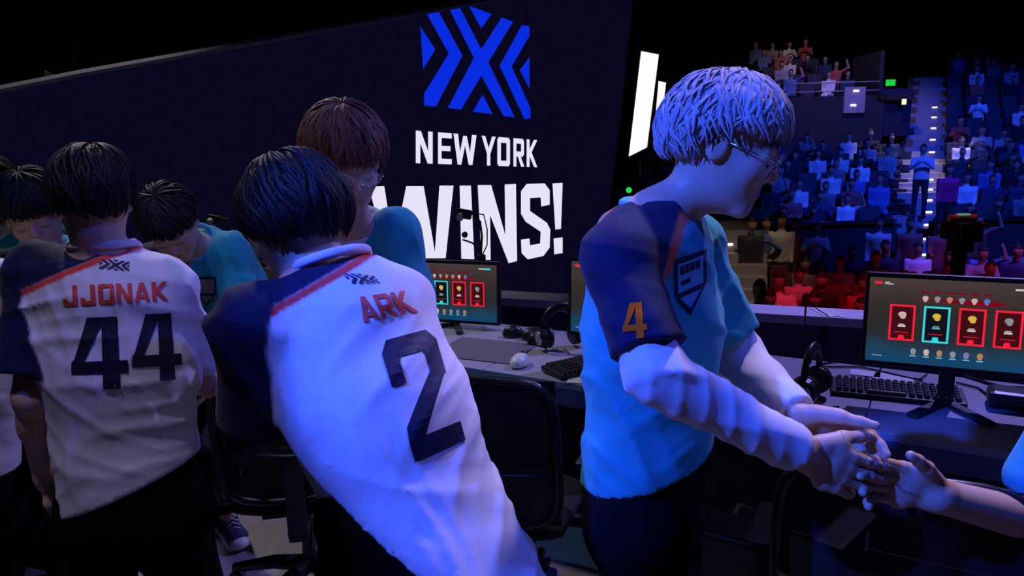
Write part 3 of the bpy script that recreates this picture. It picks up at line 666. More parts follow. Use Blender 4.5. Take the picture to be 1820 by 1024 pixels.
def monitor(loc, face, label, tilt=-.06, zc=1.07):
    rz = math.atan2(face.x, -face.y)
    o = empty('monitor', V(loc.x, loc.y, .751), label, 'monitor', None, rz)
    def sub(name, me, m, p=o, y=0, x=0, z=0):
        q = bpy.data.objects.new(name, me); COL.objects.link(q); q.parent = p; q.location = (x, y, z)
        if len(me.materials) == 0: me.materials.append(m)
        return q
    H = zc - .751
    hous = sub('housing', pmesh('housing', lambda b: add_box(b, (0, 0, 0), (SW + .028, .035, SH + .034), None, .006)), M_PLAS, z=H); hous.rotation_euler.x = tilt
    scn = sub('display', pmesh('display', lambda b: add_box(b, (0, 0, 0), (SW, .004, SH))), screen_mat(), hous, -.0185)
    U = lambda u, v: ((u - .5) * SW, (.5 - v) * SH)
    def card(bm, t=.0065):
        w_, h_ = .080, .128
        for s in ((-w_ / 2, -h_ / 2, -w_ / 2 + t, h_ / 2), (w_ / 2 - t, -h_ / 2, w_ / 2, h_ / 2), (-w_ / 2, -h_ / 2, w_ / 2, -h_ / 2 + t), (-w_ / 2, h_ / 2 - t, w_ / 2, h_ / 2)): rect(bm, *s)
        bm.faces.new([bm.verts.new(p) for p in ((-.012, -.0002, -h_ / 2), (.012, -.0002, -h_ / 2), (.008, -.0002, -h_ / 2 + .02), (-.008, -.0002, -h_ / 2 + .02))])
    for k in range(4):
        x, z = U(.5 + (k - 1.5) * .197, .52); m = M_CY if k == 1 else M_RED; key = 'card_cyan' if k == 1 else 'card_red'
        sub('card_frame', pmesh(key, card), m, hous, -.0215, x, z)
        sub('card_panel', pmesh('cardp_c' if k == 1 else 'cardp_r', lambda b: rect(b, -.035, -.058, .035, .058)), M_DK if k == 1 else emis('card_dark_red', (.05, .004, .008)), hous, -.0211, x, z)
        ic = sub('icon', pmesh('ic%d' % k, lambda b: (disc(b, 0, 0, .013, .010), disc(b, .002, -.009, .009, .007, -.0002))), M_SK[(0, 1, 1, 2)[k]], hous, -.0222, x, z + .030)
        sub('caption', pmesh('cap%d' % k, lambda b: (rect(b, -.012, -.003, .012, .003), rect(b, -.009, .005, .009, .008), )), M_TXT if k != 1 else emis('cyan_text', (.2, .6, .65), .7), hous, -.0222, x, z - .012)
        sub('card_line', pmesh('cline', lambda b: rect(b, -.022, -.001, .022, .001)), m, hous, -.0222, x, z - .034)
    for k in range(6):
        x, z = U(.5 + (k - 2.5) * .068, .215); sub('icon', pmesh('tic%d' % k, lambda b: (disc(b, 0, 0, .0095, .008), disc(b, 0, -.008, .006, .006, -.0002))), M_SK[(0, 2, 3, 2, 0, 5)[k]], hous, -.0222, x, z)
        sub('banner', pmesh('ban', lambda b: rect(b, -.013, -.0035, .013, .0035)), M_DR, hous, -.0215, x, z + .021)
        x, z = U(.47 + (k - 2.5) * .075, .845); sub('icon', pmesh('bic%d' % k, lambda b: (disc(b, 0, 0, .009, .010), disc(b, 0, -.009, .007, .005, -.0002))), M_SK[(2, 0, 3, 2, 4, 3)[k]], hous, -.0222, x, z)
        sub('caption', pmesh('bcap', lambda b: rect(b, -.010, -.0017, .010, .0017)), emis('blue_text', (.12, .6, .9), .9), hous, -.0222, x, z - .018)
    x, z = U(.55, .24); sub('red_banner', pmesh('rb', lambda b: bm_tri(b)), M_DR, hous, -.0213, x - .03, z)
    x, z = U(.07, .06); sub('red_logo', pmesh('rl', lambda b: rect(b, -.012, -.0045, .012, .0045)), M_RED, hous, -.0222, x - .01, z); sub('caption', pmesh('rlc', lambda b: (rect(b, .006, .001, .022, .004), rect(b, .006, -.005, .034, -.002))), M_TXT, hous, -.0222, x + .004, z)
    x, z = U(.87, .07); sub('caption', pmesh('trc', lambda b: rect(b, -.03, -.003, .0, .003)), M_TXT, hous, -.0222, x, z); sub('cyan_bar', pmesh('cyb', lambda b: rect(b, .002, -.0045, .036, .0045)), M_CY, hous, -.0222, x, z)
    x, z = U(.07, .93); sub('caption', pmesh('blc', lambda b: rect(b, -.016, -.001, .016, .001)), M_TXT, hous, -.0222, x, z)
    box('stand_neck', (0, .045, H * .5 + .02), (.05, .02, H * .95), M_PLAS2, o, Matrix.Rotation(-.08, 3, 'X'), .004)
    box('neck_mount', (0, .028, H), (.11, .03, .11), M_PLAS2, o, None, .004)
    for sx in (-1, 1): box('stand_foot', (sx * .055, -.06, .010), (.24, .035, .016), M_PLAS2, o, Matrix.Rotation(-sx * 1.05, 3, 'Z'), .004)
    return o
def bm_tri(b): b.faces.new([b.verts.new(p) for p in ((-.13, 0, .002), (.1, 0, .012), (.16, 0, 0), (.1, 0, -.014))])
fc = V(-.43, -.90, 0)
MR = at(1694, 575, 2.46); MLc = at(803, 518, 3.85); MMc = at(1126, 533, 2.96)
monitor(MR, fc, 'far right monitor on the desk, glowing with three red cards and a cyan one', zc=MR.z + .0)
monitor(MLc, V(-.36, -.93, 0), 'monitor between the bending ARK player and the screen letters, showing four cards', zc=MLc.z)
monitor(MMc, fc, 'monitor mostly hidden behind the turquoise jersey of the white-haired player', zc=MMc.z)

# ------------------------------------------------------------------ keyboards, mice, headphones, pads
def keyboard(p, rz, label, w_=.44, n=(17, 6)):
    o = empty('keyboard', p, label, 'keyboard', None, rz)
    box('keyboard_base', (0, 0, .012), (w_, .15, .022), M_PLAS, o, Matrix.Rotation(.08, 3, 'X'), .004)
    bm = bmesh.new(); r = bmesh.ops.create_cube(bm, size=1)
    for v in bm.verts: s = .8 if v.co.z > 0 else 1; v.co = Vector((v.co.x * s * .019, v.co.y * s * .018, v.co.z * .012))
    km = bm_me(bm, 'key'); km.materials.append(mat('keycap', (.05, .05, .06), .35))
    for i in range(n[0]):
        for j in range(n[1]):
            if j == 0 and 4 <= i <= 9: continue
            q = bpy.data.objects.new('key', km); COL.objects.link(q); q.parent = o; y = -.055 + j * .0222
            q.location = (-w_ / 2 + .026 + i * (w_ - .052) / (n[0] - 1), y, .029 + y * .08)
    q = box('space_bar', (-w_ / 2 + .026 + 6.5 * (w_ - .052) / (n[0] - 1), -.055, .0246), (.13, .018, .011), mat('keycap', (0, 0, 0)), o, None, .002)
    tube('cable', [(w_ * .3, .075, .015), (w_ * .32, .12, .006), (w_ * .2, .2, .004), (w_ * .3, .3, .004)], .0025, M_PLAS, o, 6); return o
kb1 = atz(1592, 702, .752); keyboard(kb1, math.atan2(dd.y, dd.x) + .12, 'black keyboard on the desk in front of the far right monitor')
kb2 = atz(1040, 655, .752); keyboard(kb2, math.atan2(dd.y, dd.x) + 1.1, 'black keyboard poking out left of the turquoise jersey', .36, (14, 6))
def mouse(p, rz, label, m):
    o = empty('mouse', p, label, 'mouse', None, rz)
    z = A((0, 0, 1)); pr = [ell((0, 0, .008), ((1, 0, 0), (0, 1, 0), z), (.031, .058, .030), .01), plane((0, 0, .001), z)]
    Vt, Q = sdf(pr, .004); npmesh('mouse_shell', Vt, Q, m, o)
    cyl('scroll_wheel', (-.004, .032, .031), (.004, .032, .031), .009, M_PLAS, o, n=12); return o
mouse(atz(1331, 716, .755), .3, 'dark mouse at the front edge of the grey mouse pad', M_PLAS2)
mo = mouse(atz(924, 648, .755), -.3, 'pale lavender mouse on the desk above the mesh chair', M_WHITE)
mo.scale = (1.35, 1.2, 1.3)
p = atz(1290, 680, .7515); o = box('mouse_pad', (0, 0, .0015), (.42, .34, .003), mat('pad_cloth', (.14, .12, .15), .9), None, Matrix.Rotation(math.atan2(dd.y, dd.x) - .1, 3, 'Z'), .0008); o.location = p
tag(o, 'dark grey mouse pad on the desk between the white-haired player\'s arms', 'mouse pad')
p = atz(860, 622, .7515); o = box('mouse_pad', (0, 0, .0015), (.42, .34, .003), mat('pad_cloth', (.14, .12, .15), .9), None, Matrix.Rotation(math.atan2(dd.y, dd.x) + .1, 3, 'Z'), .0008); o.location = p
tag(o, 'dark mouse pad below the monitor left of the headphones', 'mouse pad')
def headphones(p, rz, label, s=1., tilt=0.):
    o = empty('headphones', p, label, 'headphones', None, rz); o.rotation_euler.x = tilt
    pts = [(.085 * math.cos(t) * s, .0, (.085 + .10 * math.sin(t)) * s) for t in np.linspace(-.1, PI + .1, 20)]
    tube('headband', pts, .011 * s, M_PLAS, o, 8, False, 1.6); tube('headband_pad', [(x * .9, y, z - .008) for x, y, z in pts[5:15]], .012 * s, M_PLAS2, o, 8, False, 1.5)
    for g in (-1, 1):
        e = cyl('ear_cup', (g * .070 * s, 0, .055 * s), (g * .105 * s, 0, .055 * s), .048 * s, M_PLAS, o, .040 * s, 24, .006)
        cyl('ear_pad', (g * .050 * s, 0, .055 * s), (g * .069 * s, 0, .055 * s), .046 * s, mat('ear_pad_leather', (.02, .02, .03), .5), e, .048 * s, 24, .005)
        cyl('chrome_ring', (g * .1055 * s, 0, .055 * s), (g * .110 * s, 0, .055 * s), .030 * s, M_MET, e, .026 * s, 20)
    tube('boom_microphone', [(-.1 * s, -.01, .03 * s), (-.09 * s, -.06, .012 * s), (-.04 * s, -.11, .012)], .004, M_PLAS, o, 6); return o
headphones(atz(1440, 712, .755), .9, 'black headphones with chrome rings on the desk left of the long keyboard', 1.1)
headphones(atz(997, 618, .755), .4, 'shiny black headphones between the mesh chair and the turquoise jersey', 1.1)
for px, py, rr, lb in ((912, 598, .055, 'small black round device on the desk right of the left monitor'), (948, 602, .065, 'black rounded device on the desk nearest the left headphones'), (953, 612, .045, 'low black puck in front of the rounded black device')):
    p = atz(px, py, .752); z = A((0, 0, 1)); Vt, Q = sdf([ell((0, 0, .01), ((1, 0, 0), (0, 1, 0), z), (rr, rr * .7, .05), .01), plane((0, 0, .001), z)], .007)
    o = npmesh('desk_device', Vt, Q, M_PLAS); o.location = p; tag(o, lb, 'device')
def cable(pts, label, r=.004):
    P = [atz(x, y, .756) for x, y in pts]; o = tube('cable', [p - P[0] for p in P], r, M_PLAS, None, 6); o.location = P[0]; tag(o, label, 'cable')
cable([(1255, 628), (1285, 640), (1270, 652), (1310, 655), (1290, 645), (1340, 640)], 'tangled black cable above the grey mouse pad')
cable([(1500, 640), (1455, 648), (1470, 652), (1530, 652), (1600, 668), (1640, 676)], 'thin black cable running from the headphones behind the long keyboard')
cable([(1700, 680), (1740, 690), (1760, 705), (1800, 712), (1840, 735)], 'thin black cable on the desk right of the monitor foot')
cable([(1715, 668), (1760, 682), (1790, 688), (1830, 690)], 'black cable nearest the bottom edge of the right monitor', .006)
for px, py, rz, lb, wd in ((1538, 664, -.5, 'white paper sheet just below the left corner of the right monitor', .11), (1588, 672, -.6, 'pale paper strip behind the keyboard', .14), (1035, 676, -.2, 'pale lavender card by the keyboard at the jersey edge', .12)):
    o = box('paper_sheet', (0, 0, .001), (wd, wd * .7, .002), mat('paper', (.8, .78, .84), .7), None, Matrix.Rotation(rz, 3, 'Z')); o.location = atz(px, py, .752); tag(o, lb, 'paper')
p = atz(1800, 722, .753); o = box('controller_box', (0, 0, .03), (.16, .12, .06), M_PLAS, None, rotd, .02); o.location = p; tag(o, 'black box on the desk at the right picture edge', 'box')

# player cameras on goosenecks
def gooseneck(px, py, Y, s, label, zb):
    b = at(px, py, Y); o = empty('player_camera', b, label, 'camera')
    X = lambda x, z: V(x * s, 0, z * s)
    tube('pole', [X(0, 0), X(0, .10), X(.01, .22), X(0, .34), X(-.04, .40), X(-.10, .43)], .009 * s, M_PLAS, o, 8)
    box('clamp', X(0, .03), (.07 * s, .07 * s, .08 * s), M_PLAS, o, None, .006)
    box('camera_body', X(-.13, .41), (.13 * s, .08 * s, .075 * s), M_PLAS, o, Matrix.Rotation(.2, 3, 'Y'), .01)
    cyl('camera_lens', X(-.15, .40) + V(0, -.04 * s, 0), X(-.16, .385) + V(0, -.085 * s, 0), .028 * s, mat('lens_glass', (.5, .5, .55), .1), o)
    tube('ball_arm', [X(0, .10), X(-.07, .17), X(-.12, .19), X(-.15, .20)], .008 * s, M_PLAS, o, 6)
    bm = bmesh.new(); bmesh.ops.create_uvsphere(bm, u_segments=14, v_segments=10, radius=.026 * s); bmesh.ops.translate(bm, vec=X(-.13, .24), verts=bm.verts); link('joint', bm_me(bm, 'joint'), M_PLAS, o, True)
    tube('loop_cable', [X(-.10, .42), X(.03, .40), X(.055, .28), X(.05, .15), X(0, .05)], .006 * s, M_PLAS, o, 6)
    tube('lower_arm', [X(0, .03), X(-.08, .0), X(-.15, .005)], .010 * s, M_MET, o, 6)
    tube('mount_stem', [X(0, .03), V(0, .03, -(b.z - .76))], .012, M_PLAS, o, 8); return o
gooseneck(856, 468, 3.93, .66, 'black gooseneck player camera rising over the left monitor in front of the letter I', .75)
gooseneck(412, 462, 4.3, .60, 'small gooseneck camera above the turquoise shoulder of the bowing player', .75)
p = at(437, 443, 4.2); o = box('equipment_case', (0, 0, 0), (.12, .16, .17), mat('pale_case', (.72, .66, .72), .5), None, Matrix.Rotation(.5, 3, 'Z'), .006); o.location = p; tag(o, 'pale grey case lit up right of the bowing turquoise player', 'case')
pc = p; o2 = box('equipment_stand', (0, 0, 0), (.3, .3, pc.z - .09), M_PLAS, None, None, .01); o2.location = (pc.x, pc.y, (pc.z - .09) / 2); tag(o2, 'dark stand under the pale grey case', 'stand')

# broadcast camera beyond the right monitor
b = at(1700, 500, 6.6); b.z = -1.4; o = empty('broadcast_camera', b, 'dark broadcast camera with pale top beyond the right monitor', 'camera'); hz = at(1705, 395, 6.6).z + 1.4
tube('pedestal_column', [(0, 0, .1), (0, 0, hz - .25)], .06, M_PLAS, o, 12)
for k in range(3): a = k * 2.1; tube('tripod_leg', [(0, 0, .5), (.5 * math.cos(a), .5 * math.sin(a), .02)], .03, M_PLAS, o, 8)
box('pan_head', (0, 0, hz - .22), (.16, .16, .1), M_PLAS, o, None, .01); box('camera_body', (0, 0, hz - .08), (.20, .34, .17), M_PLAS, o, None, .02)
cyl('top_handle', (-.12, 0, hz + .04), (.12, 0, hz + .04), .032, mat('lamp_grey', (0, 0, 0)), o); box('tally_light', (0, -.01, hz + .072), (.10, .05, .012), emis('tally', (.25, .5, .3), .5), o)
for x, z in ((-.05, -.04), (.06, -.05), (-.04, -.09), (.07, -.1), (-.06, -.24), (.04, -.25), (-.03, -.28)): box('chrome_fitting', (x, -.175 if z > -.2 else -.085, hz + z), (.06, .012, .014), M_MET, o)
tube('lens_arm', [(.14, 0, hz), (.2, -.05, hz - .03), (.3, -.05, hz - .03)], .015, M_DMET, o, 6)

# ------------------------------------------------------------------ chairs
M_MESH = mat('chair_mesh', (.018, .016, .026), .7, alpha=.93, bump=.4, bscale=400)
def office_chair(p, rz, label, s=1.):
    o = empty('office_chair', (p[0], p[1], 0), label, 'chair', None, rz)
    W, z0, z1 = .25, .50, 1.0
    def bp(u, v): z = z0 + (z1 - z0) * v; return V(u * W * (1 - .06 * (v - .5) ** 2), -.24 - .05 * v + .05 * u * u - .03 * math.sin(v * PI), z)
    ring = []
    for k in range(48):
        t = 2 * PI * k / 48; c, s_ = math.cos(t), math.sin(t); n = 5; r = (abs(c) ** n + abs(s_) ** n) ** (-1 / n); ring.append(bp(c * r, .5 + .5 * s_ * r))
    tube('backrest_frame', ring, .017, mat('chair_plastic', (.012, .012, .02), .3), o, 8, True)
    bm = bmesh.new(); gr = [[bm.verts.new(bp(-1 + 2 * i / 16, j / 16)) for i in range(17)] for j in range(17)]
    for j in range(16):
        for i in range(16): bm.faces.new((gr[j][i], gr[j][i + 1], gr[j + 1][i + 1], gr[j + 1][i]))
    bmesh.ops.solidify(bm, geom=bm.faces[:], thickness=.004); link('backrest_mesh', bm_me(bm, 'backrest_mesh'), M_MESH, o, True)
    tube('lumbar_bar', [bp(-.95, .42) + V(0, -.03, 0), bp(0, .40) + V(0, -.035, 0), bp(.95, .42) + V(0, -.03, 0)], .014, M_PLAS, o, 8, False, .5)
    box('back_spine', (0, -.30, .55), (.07, .03, .36), M_PLAS, o, Matrix.Rotation(.05, 3, 'X'), .01)
    Vt, Q = sdf([ecap((0, -.17, .46), (0, .17, .46), (1, 0, 0), (.25, .045), (.245, .045), .03)], .012); npmesh('seat', Vt, Q, mat('seat_fabric', (.012, .012, .016), .9), o)
    box('seat_plate', (0, 0, .405), (.28, .3, .03), M_PLAS, o, None, .006); box('back_bracket', (0, -.2, .41), (.07, .22, .03), M_PLAS, o, None, .006)
    for g in (-1, 1):
        a = tube('armrest_post', [(g * .20, 0, .41), (g * .30, -.01, .42), (g * .31, -.02, .50), (g * .31, -.02, .66)], .018, M_PLAS, o, 8)
        box('armrest_pad', (g * .31, 0, .675), (.08, .25, .03), M_PLAS2, o, None, .012)
    cyl('gas_lift', (0, 0, .12), (0, 0, .40), .028, M_DMET, o, .022)
    for k in range(5):
        a = 2 * PI * k / 5 + .3; c = V(math.cos(a), math.sin(a), 0)
        leg = tube('base_leg', [V(0, 0, .115), c * .15 + V(0, 0, .11), c * .32 + V(0, 0, .075)], [.034, .028, .02], M_PLAS, o, 8)
        sd = V(-c.y, c.x, 0)
        for g in (-1, 1): cyl('caster_wheel', c * .32 + sd * g * .006 + V(0, 0, .028), c * .32 + sd * g * .03 + V(0, 0, .028), .028, M_PLAS2, leg, n=16)
    return o
cf = math.atan2(dn.y, dn.x) - PI / 2
c1 = at(905, 800, 2.42); office_chair((c1.x, c1.y), cf + .18, 'black mesh office chair between the number 2 player and the white-haired player')
office_chair((-.82, 2.62), .2, 'black office chair left of the number 2 player, mostly hidden by the dark sleeve')
c3 = at(1600, 900, 1.66); office_chair((c3.x, c3.y), -.50, 'black office chair under the handshake at the lower right')
c4 = at(1312, 900, 2.0); office_chair((c4.x, c4.y), -.8, 'black office chair right behind the white-haired player\'s dark trousers')
o = box('tissue_pack', (0, 0, .05), (.07, .04, .09), M_WHITE, None, Matrix.Rotation(.4, 3, 'Y'), .01); p = atz(1320, 918, .40); o.location = (p.x, p.y, .345); tag(o, 'small white pack beside the white-haired player\'s trousers', 'pack')
#PART3
# ------------------------------------------------------------------ the players
WHT = A((.80, .77, .84)); NAVY = A((.006, .009, .05)); REDO = A((.80, .06, .04)); TEAL = A((.03, .36, .44)); ORNG = A((.75, .15, .05))
def ss(x, w=.006): t = np.clip(x / w + .5, 0, 1); return t * t * (3 - 2 * t)
def mix(c, col, t): return c * (1 - t[:, None]) + A(col) * t[:, None]
def raglan_plane(A_, B_):
    A_, B_ = A(A_), A(B_); d = B_ - A_; n = unit((-d[2], 0, d[0]))
    def f(P, ctx):
        c = np.tile(WHT, (len(P), 1)); q = (P - A_) @ n
        dt = field_at(ctx['torso'][:2], P); dl = field_at(ctx['SL'], P)
        lim = ss(A_[0] + .03 - P[:, 0]); arm = ss(dt - dl - .004, .008); st = ss(q, .005) * ss(.014 - q, .005) * lim; nv = ss(-q, .005) * lim
        c = mix(c, REDO, st); c = mix(c, NAVY, np.maximum(nv, arm)); return c
    return f
def plain(col):
    return lambda P, ctx: np.tile(col, (len(P), 1))
def raglan_cap(basec, side='SR', r=.078, stripe=ORNG, sw=.013):
    def f(P, ctx):
        c = np.tile(basec, (len(P), 1)); sh = ctx[side][0]['a']; n = ctx['neck']
        d = pd(cap(n + (sh - n) * .25, sh + (sh - n) * .4, r * .8, r * 1.15), P[:, 0], P[:, 1], P[:, 2])
        dt = field_at(ctx['torso'][:2], P); dl = field_at(ctx[side], P); arm = ss(dt - dl - .004, .008)
        c = mix(c, stripe, ss(sw - d, .005)); c = mix(c, NAVY, np.maximum(ss(-d, .005), arm)); return c
    return f
def hem(a, b): d = A(b) - A(a); return (A(a), unit((-d[2], 0, d[0])))
DN = A((0, 0, -1)); GRP = None
M_NUM = mat('print_navy', (.008, .008, .035), .6); M_NAME = mat('print_red', (.80, .07, .05), .6); M_ORN = mat('print_orange', (.95, .14, .01), .95, spec=0)
EU = [[((x - 185) / 773, 1 - (y - 40) / 795) for x, y in p] for p in EMB]

# JJONAK, back to the camera
r3, j3, b3 = person('player with his back to the camera in a white jersey reading JJONAK 44', GRP, (.06, 1, 0), at(236, 880, 1.66), at(186, 448, 1.68),
    (at(168, 352, 1.68), (-.30, .93, -.12), (.02, .1, 1)),
    dict(L=dict(el=at(58, 705, 1.60), wr=at(82, 850, 1.68), hd=(.12, .3, -.9), pn=(1, 0, 0), ts=(0, 1, 0), curl=(50, 55, 60, 60)),
         R=dict(sh=at(292, 512, 1.70), el=at(345, 668, 1.86), wr=at(372, 690, 2.08), hd=(.1, 1, 0), pn=(-1, 0, 0), ts=(0, 0, 1))),
    [((-1.15, 1.62, 0), (-.1, 1, 0)), ((-.82, 1.68, 0), (.1, 1, 0))],
    dict(col=raglan_plane(at(192, 442, 1.5), at(38, 508, 1.5)), hem=(.182, .140), waist=(.160, .125), chest=(.168, .120), hemplane=hem(at(95, 922, 1.62), at(368, 806, 1.62)), slr=.060, slw=.080),
    .075, hair=dict(m=H_BLACK, vol=.013, drop=(80, 95, 130), n=340, part=.4, seed=3, len=70), sh_w=.165,
    jf=folds(.010, [((.5, .1, .9), 22, .9), ((-.3, .2, 1), 30, .6), ((1, .2, .15), 32, .7)], 11), fingers_res=.0055, hs=.92)
decal('name_print', [[(x / 6.35 * .93 + k / 6.1, y) for x, y in p] for k, ch in enumerate('JJONAK') for p in G[ch]], [(110, 508), (304, 500), (306, 533), (112, 545)], j3, b3, M_NAME, r3, .05)
decal('number_print', G['4'], [(128, 566), (222, 562), (230, 690), (126, 694)], j3, b3, M_NUM, r3, .1)
decal('number_print', G['4'], [(236, 560), (316, 556), (326, 674), (234, 680)], j3, b3, M_NUM, r3, .1)
decal('emblem_print', EU, [(176, 460), (231, 462), (230, 481), (174, 479)], j3, b3, M_NUM, r3, .1)

# ARK, bending away
r5, j5, b5 = person('player leaning away in a white jersey with the number 2 and ARK on his back', GRP, (-.30, .95, 0), at(742, 975, 1.20), at(592, 482, 1.34),
    (at(528, 398, 1.38), (-.62, .78, -.42), (-.25, .2, 1)),
    dict(L=dict(sh=at(452, 580, 1.24), el=at(492, 735, 1.30), wr=at(545, 690, 1.52), hd=(.2, 1, .1), curl=(40, 40, 40, 40)),
         R=dict(sh=at(676, 592, 1.42), el=at(690, 700, 1.60), wr=at(640, 640, 1.80), hd=(-.2, 1, 0), curl=(40, 40, 40, 40))),
    [((-.36, 1.12, 0), (-.2, 1, 0)), ((-.08, 1.2, 0), (0, 1, 0))],
    dict(col=raglan_plane(at(612, 474, 1.2), at(458, 560, 1.2)), hem=(.245, .19), waist=(.150, .122), chest=(.150, .118), hemplane=(A(at(680, 950, 1.1)), unit(A((.64, -.1, .77)))), slr=.062, slw=.105, ext=.38),
    .075, hair=dict(m=H_BLACK, vol=.020, drop=(84, 108, 130), n=380, part=.5, seed=5, len=72), sh_w=.165, spine=at(672, 740, 1.25), slv_len=.92, hs=.97,
    jf=folds(.011, [((1, .1, .35), 24, .9), ((.9, .2, -.5), 34, .6), ((.3, .3, 1), 20, .5)], 23))
decal('name_print', [[(x / 3.3 + k / 2.95, y) for x, y in p] for k, ch in enumerate('ARK') for p in G[ch]], [(630, 529), (722, 516), (747, 554), (646, 573)], j5, b5, M_NAME, r5, .05)
decal('number_print', G['2'], [(672, 608), (770, 582), (828, 782), (738, 822)], j5, b5, M_NUM, r5, .06)
decal('emblem_print', EU, [(604, 484), (664, 488), (676, 503), (628, 507)], j5, b5, M_NUM, r5, .1)

# white-haired player in turquoise
c7 = raglan_cap(TEAL, 'SR', .082)
LRIB = mat('blue_ribbing', (.10, .45, .62), .8)
wr7 = at(1428, 806, 1.22); wl7 = at(1422, 742, 1.33)
r7, j7, b7 = person('white-haired player in a turquoise jersey over long white sleeves, shaking hands', GRP, (.88, -.47, 0), at(1150, 868, 1.44), at(1168, 358, 1.43),
    (at(1287, 260, 1.41), (.88, -.36, -.32), (.32, 0, 1)),
    dict(R=dict(sh=at(1098, 458, 1.28), el=at(1166, 668, 1.16), wr=wr7, hd=at(1580, 874, 1.225) - wr7, pn=(.1, 1, -.1), ts=(0, 0, 1), curl=(8, 10, 14, 20), th=(.5, .3), hsz=1.06),
         L=dict(sh=at(1230, 432, 1.54), el=at(1312, 632, 1.54), wr=wl7, hd=at(1548, 778, 1.30) - wl7, pn=(-.1, -.75, -.6), ts=(.1, -.3, 1), curl=(22, 28, 34, 38), th=(.45, .2))),
    [((.22, 1.36, 0), (.9, -.4, 0)), ((.30, 1.58, 0), (.9, -.3, 0))],
    dict(col=c7, long=True, hem=(.185, .150), waist=(.150, .118), chest=(.160, .120), hemplane=hem(at(1050, 858, 1.4), at(1240, 800, 1.4)), slr=.053, slw=.068),
    .085, hair=dict(m=H_ASH, vol=.022, drop=(76, 80, 126), n=760, wd=.72, curl=.22, seed=9, len=56, part=.4), sh_w=.17, hs=.98, eyes=True, glasses=dict(r=(.026, .020)),
    jf=folds(.009, [((.9, .1, .5), 24, .9), ((.5, .2, 1), 30, .7), ((.4, .1, -1), 26, .5)], 31), fingers_res=.0035, collar=dict(m=LRIB, up=-.004), slv_len=.80)
decal('sleeve_number', G['4'], [(1108, 540), (1146, 536), (1152, 600), (1106, 604)], j7, b7, M_ORN, r7, .1)
SH_O = [[(0, 1), (.08, 1), (.1, .4), (.0, .42)], [(.92, 1), (1, 1), (1, .42), (.9, .4)], [(0, .92), (1, .92), (1, 1), (0, 1)], [(0, .42), (.1, .4), (.54, .08), (.5, 0)], [(1, .42), (.9, .4), (.46, .08), (.5, 0)], [(.05, .36), (.95, .36), (.93, .44), (.07, .44)]]
SH_I = [[(.09, .91), (.91, .91), (.9, .41), (.5, .06), (.1, .41)]]
q7 = [(1200, 462), (1256, 442), (1256, 545), (1200, 575)]
decal('crest_field', SH_I, q7, j7, b7, mat('crest_pale', (.16, .50, .66), .6), r7, .1, .002)
decal('crest_outline', SH_O, q7, j7, b7, M_NUM, r7, .1, .0035)
decal('crest_lettering', [R_(.18, .72, .3, .86), R_(.34, .72, .46, .86), R_(.5, .72, .62, .86), R_(.66, .72, .8, .86), R_(.2, .55, .5, .62)], q7, j7, b7, M_NUM, r7, .1, .0035)

# the handshaking person at the right edge
wr8 = at(1664, 880, 1.262)
person('person cut off by the right edge, bare forearm shaking hands, bright blue jersey', GRP, (-1, .05, 0), at(2030, 905, 1.62), at(2080, 470, 1.62),
    (at(2070, 330, 1.60), (-1, -.1, -.2), (0, 0, 1)),
    dict(L=dict(sh=at(2100, 600, 1.40), el=at(2150, 800, 1.40), wr=at(2150, 930, 1.40), hd=(-.4, -.2, -1)),
         R=dict(sh=at(2040, 640, 1.78), el=at(1915, 948, 1.44), wr=wr8, hd=at(1556, 846, 1.262) - wr8, pn=(0, -1, -.15), ts=(0, 0, 1), curl=(12, 16, 20, 24), th=(.55, .45), hsz=1.08, fr=1.22)),
    [((1.62, 1.45, 0), (-1, 0, 0)), ((1.66, 1.78, 0), (-1, 0, 0))],
    dict(col=plain(A((.06, .45, .62))), hem=(.18, .160), waist=(.165, .135), extra=[cap(at(1960, 640, 1.62), at(1838, 850, 1.62), .06, .065, .05)], hemplane=(A(at(1795, 868, 1.62)), unit(A((.70, 0, .72)))), slw=.075),
    .08, hair=dict(m=H_BLACK), fingers_res=.0035, trousers_mat=M_GREYCLOTH, slv_len=.7)

# turquoise player with glasses behind ARK
c6 = raglan_cap(TEAL, 'SR', .08, REDO)
r6, j6, b6 = person('tall reddish-haired player with thin glasses in a turquoise jersey looking down', GRP, (.05, -1, 0), (-.42, 2.25, 1.0), at(632, 402, 2.02),
    (at(614, 284, 1.82), (.40, -.85, -.42), (.1, -.35, 1)),
    dict(L=dict(sh=at(702, 415, 2.02), el=at(712, 560, 1.98), wr=at(690, 680, 1.75), hd=(0, -1, -.3)), R=dict(sh=at(548, 440, 2.06), el=at(560, 590, 2.0), wr=at(620, 700, 1.72), hd=(0, -1, -.3))),
    [((-.55, 2.3, 0), (0, -1, 0)), ((-.28, 2.35, 0), (.1, -1, 0))],
    dict(col=c6, slw=.080), .075, hair=dict(m=H_RED, vol=.022, drop=(84, 104, 122), n=360, seed=12, len=66, part=.2), glasses=dict(r=(.026, .018)), eyes=True, sh_w=.17,
    jf=folds(.008, [((1, .1, .3), 26, .8), ((.2, .2, 1), 24, .5)], 41), collar=dict(m=mat('white_ribbing', (.75, .72, .82), .8)))
q6 = [(632, 446), (664, 440), (664, 484), (632, 490)]
decal('crest_field', SH_I, q6, j6, b6, mat('crest_grey', (.25, .26, .36), .6), r6, .1, .003); decal('crest_outline', SH_O, q6, j6, b6, M_NUM, r6, .1, .0045)

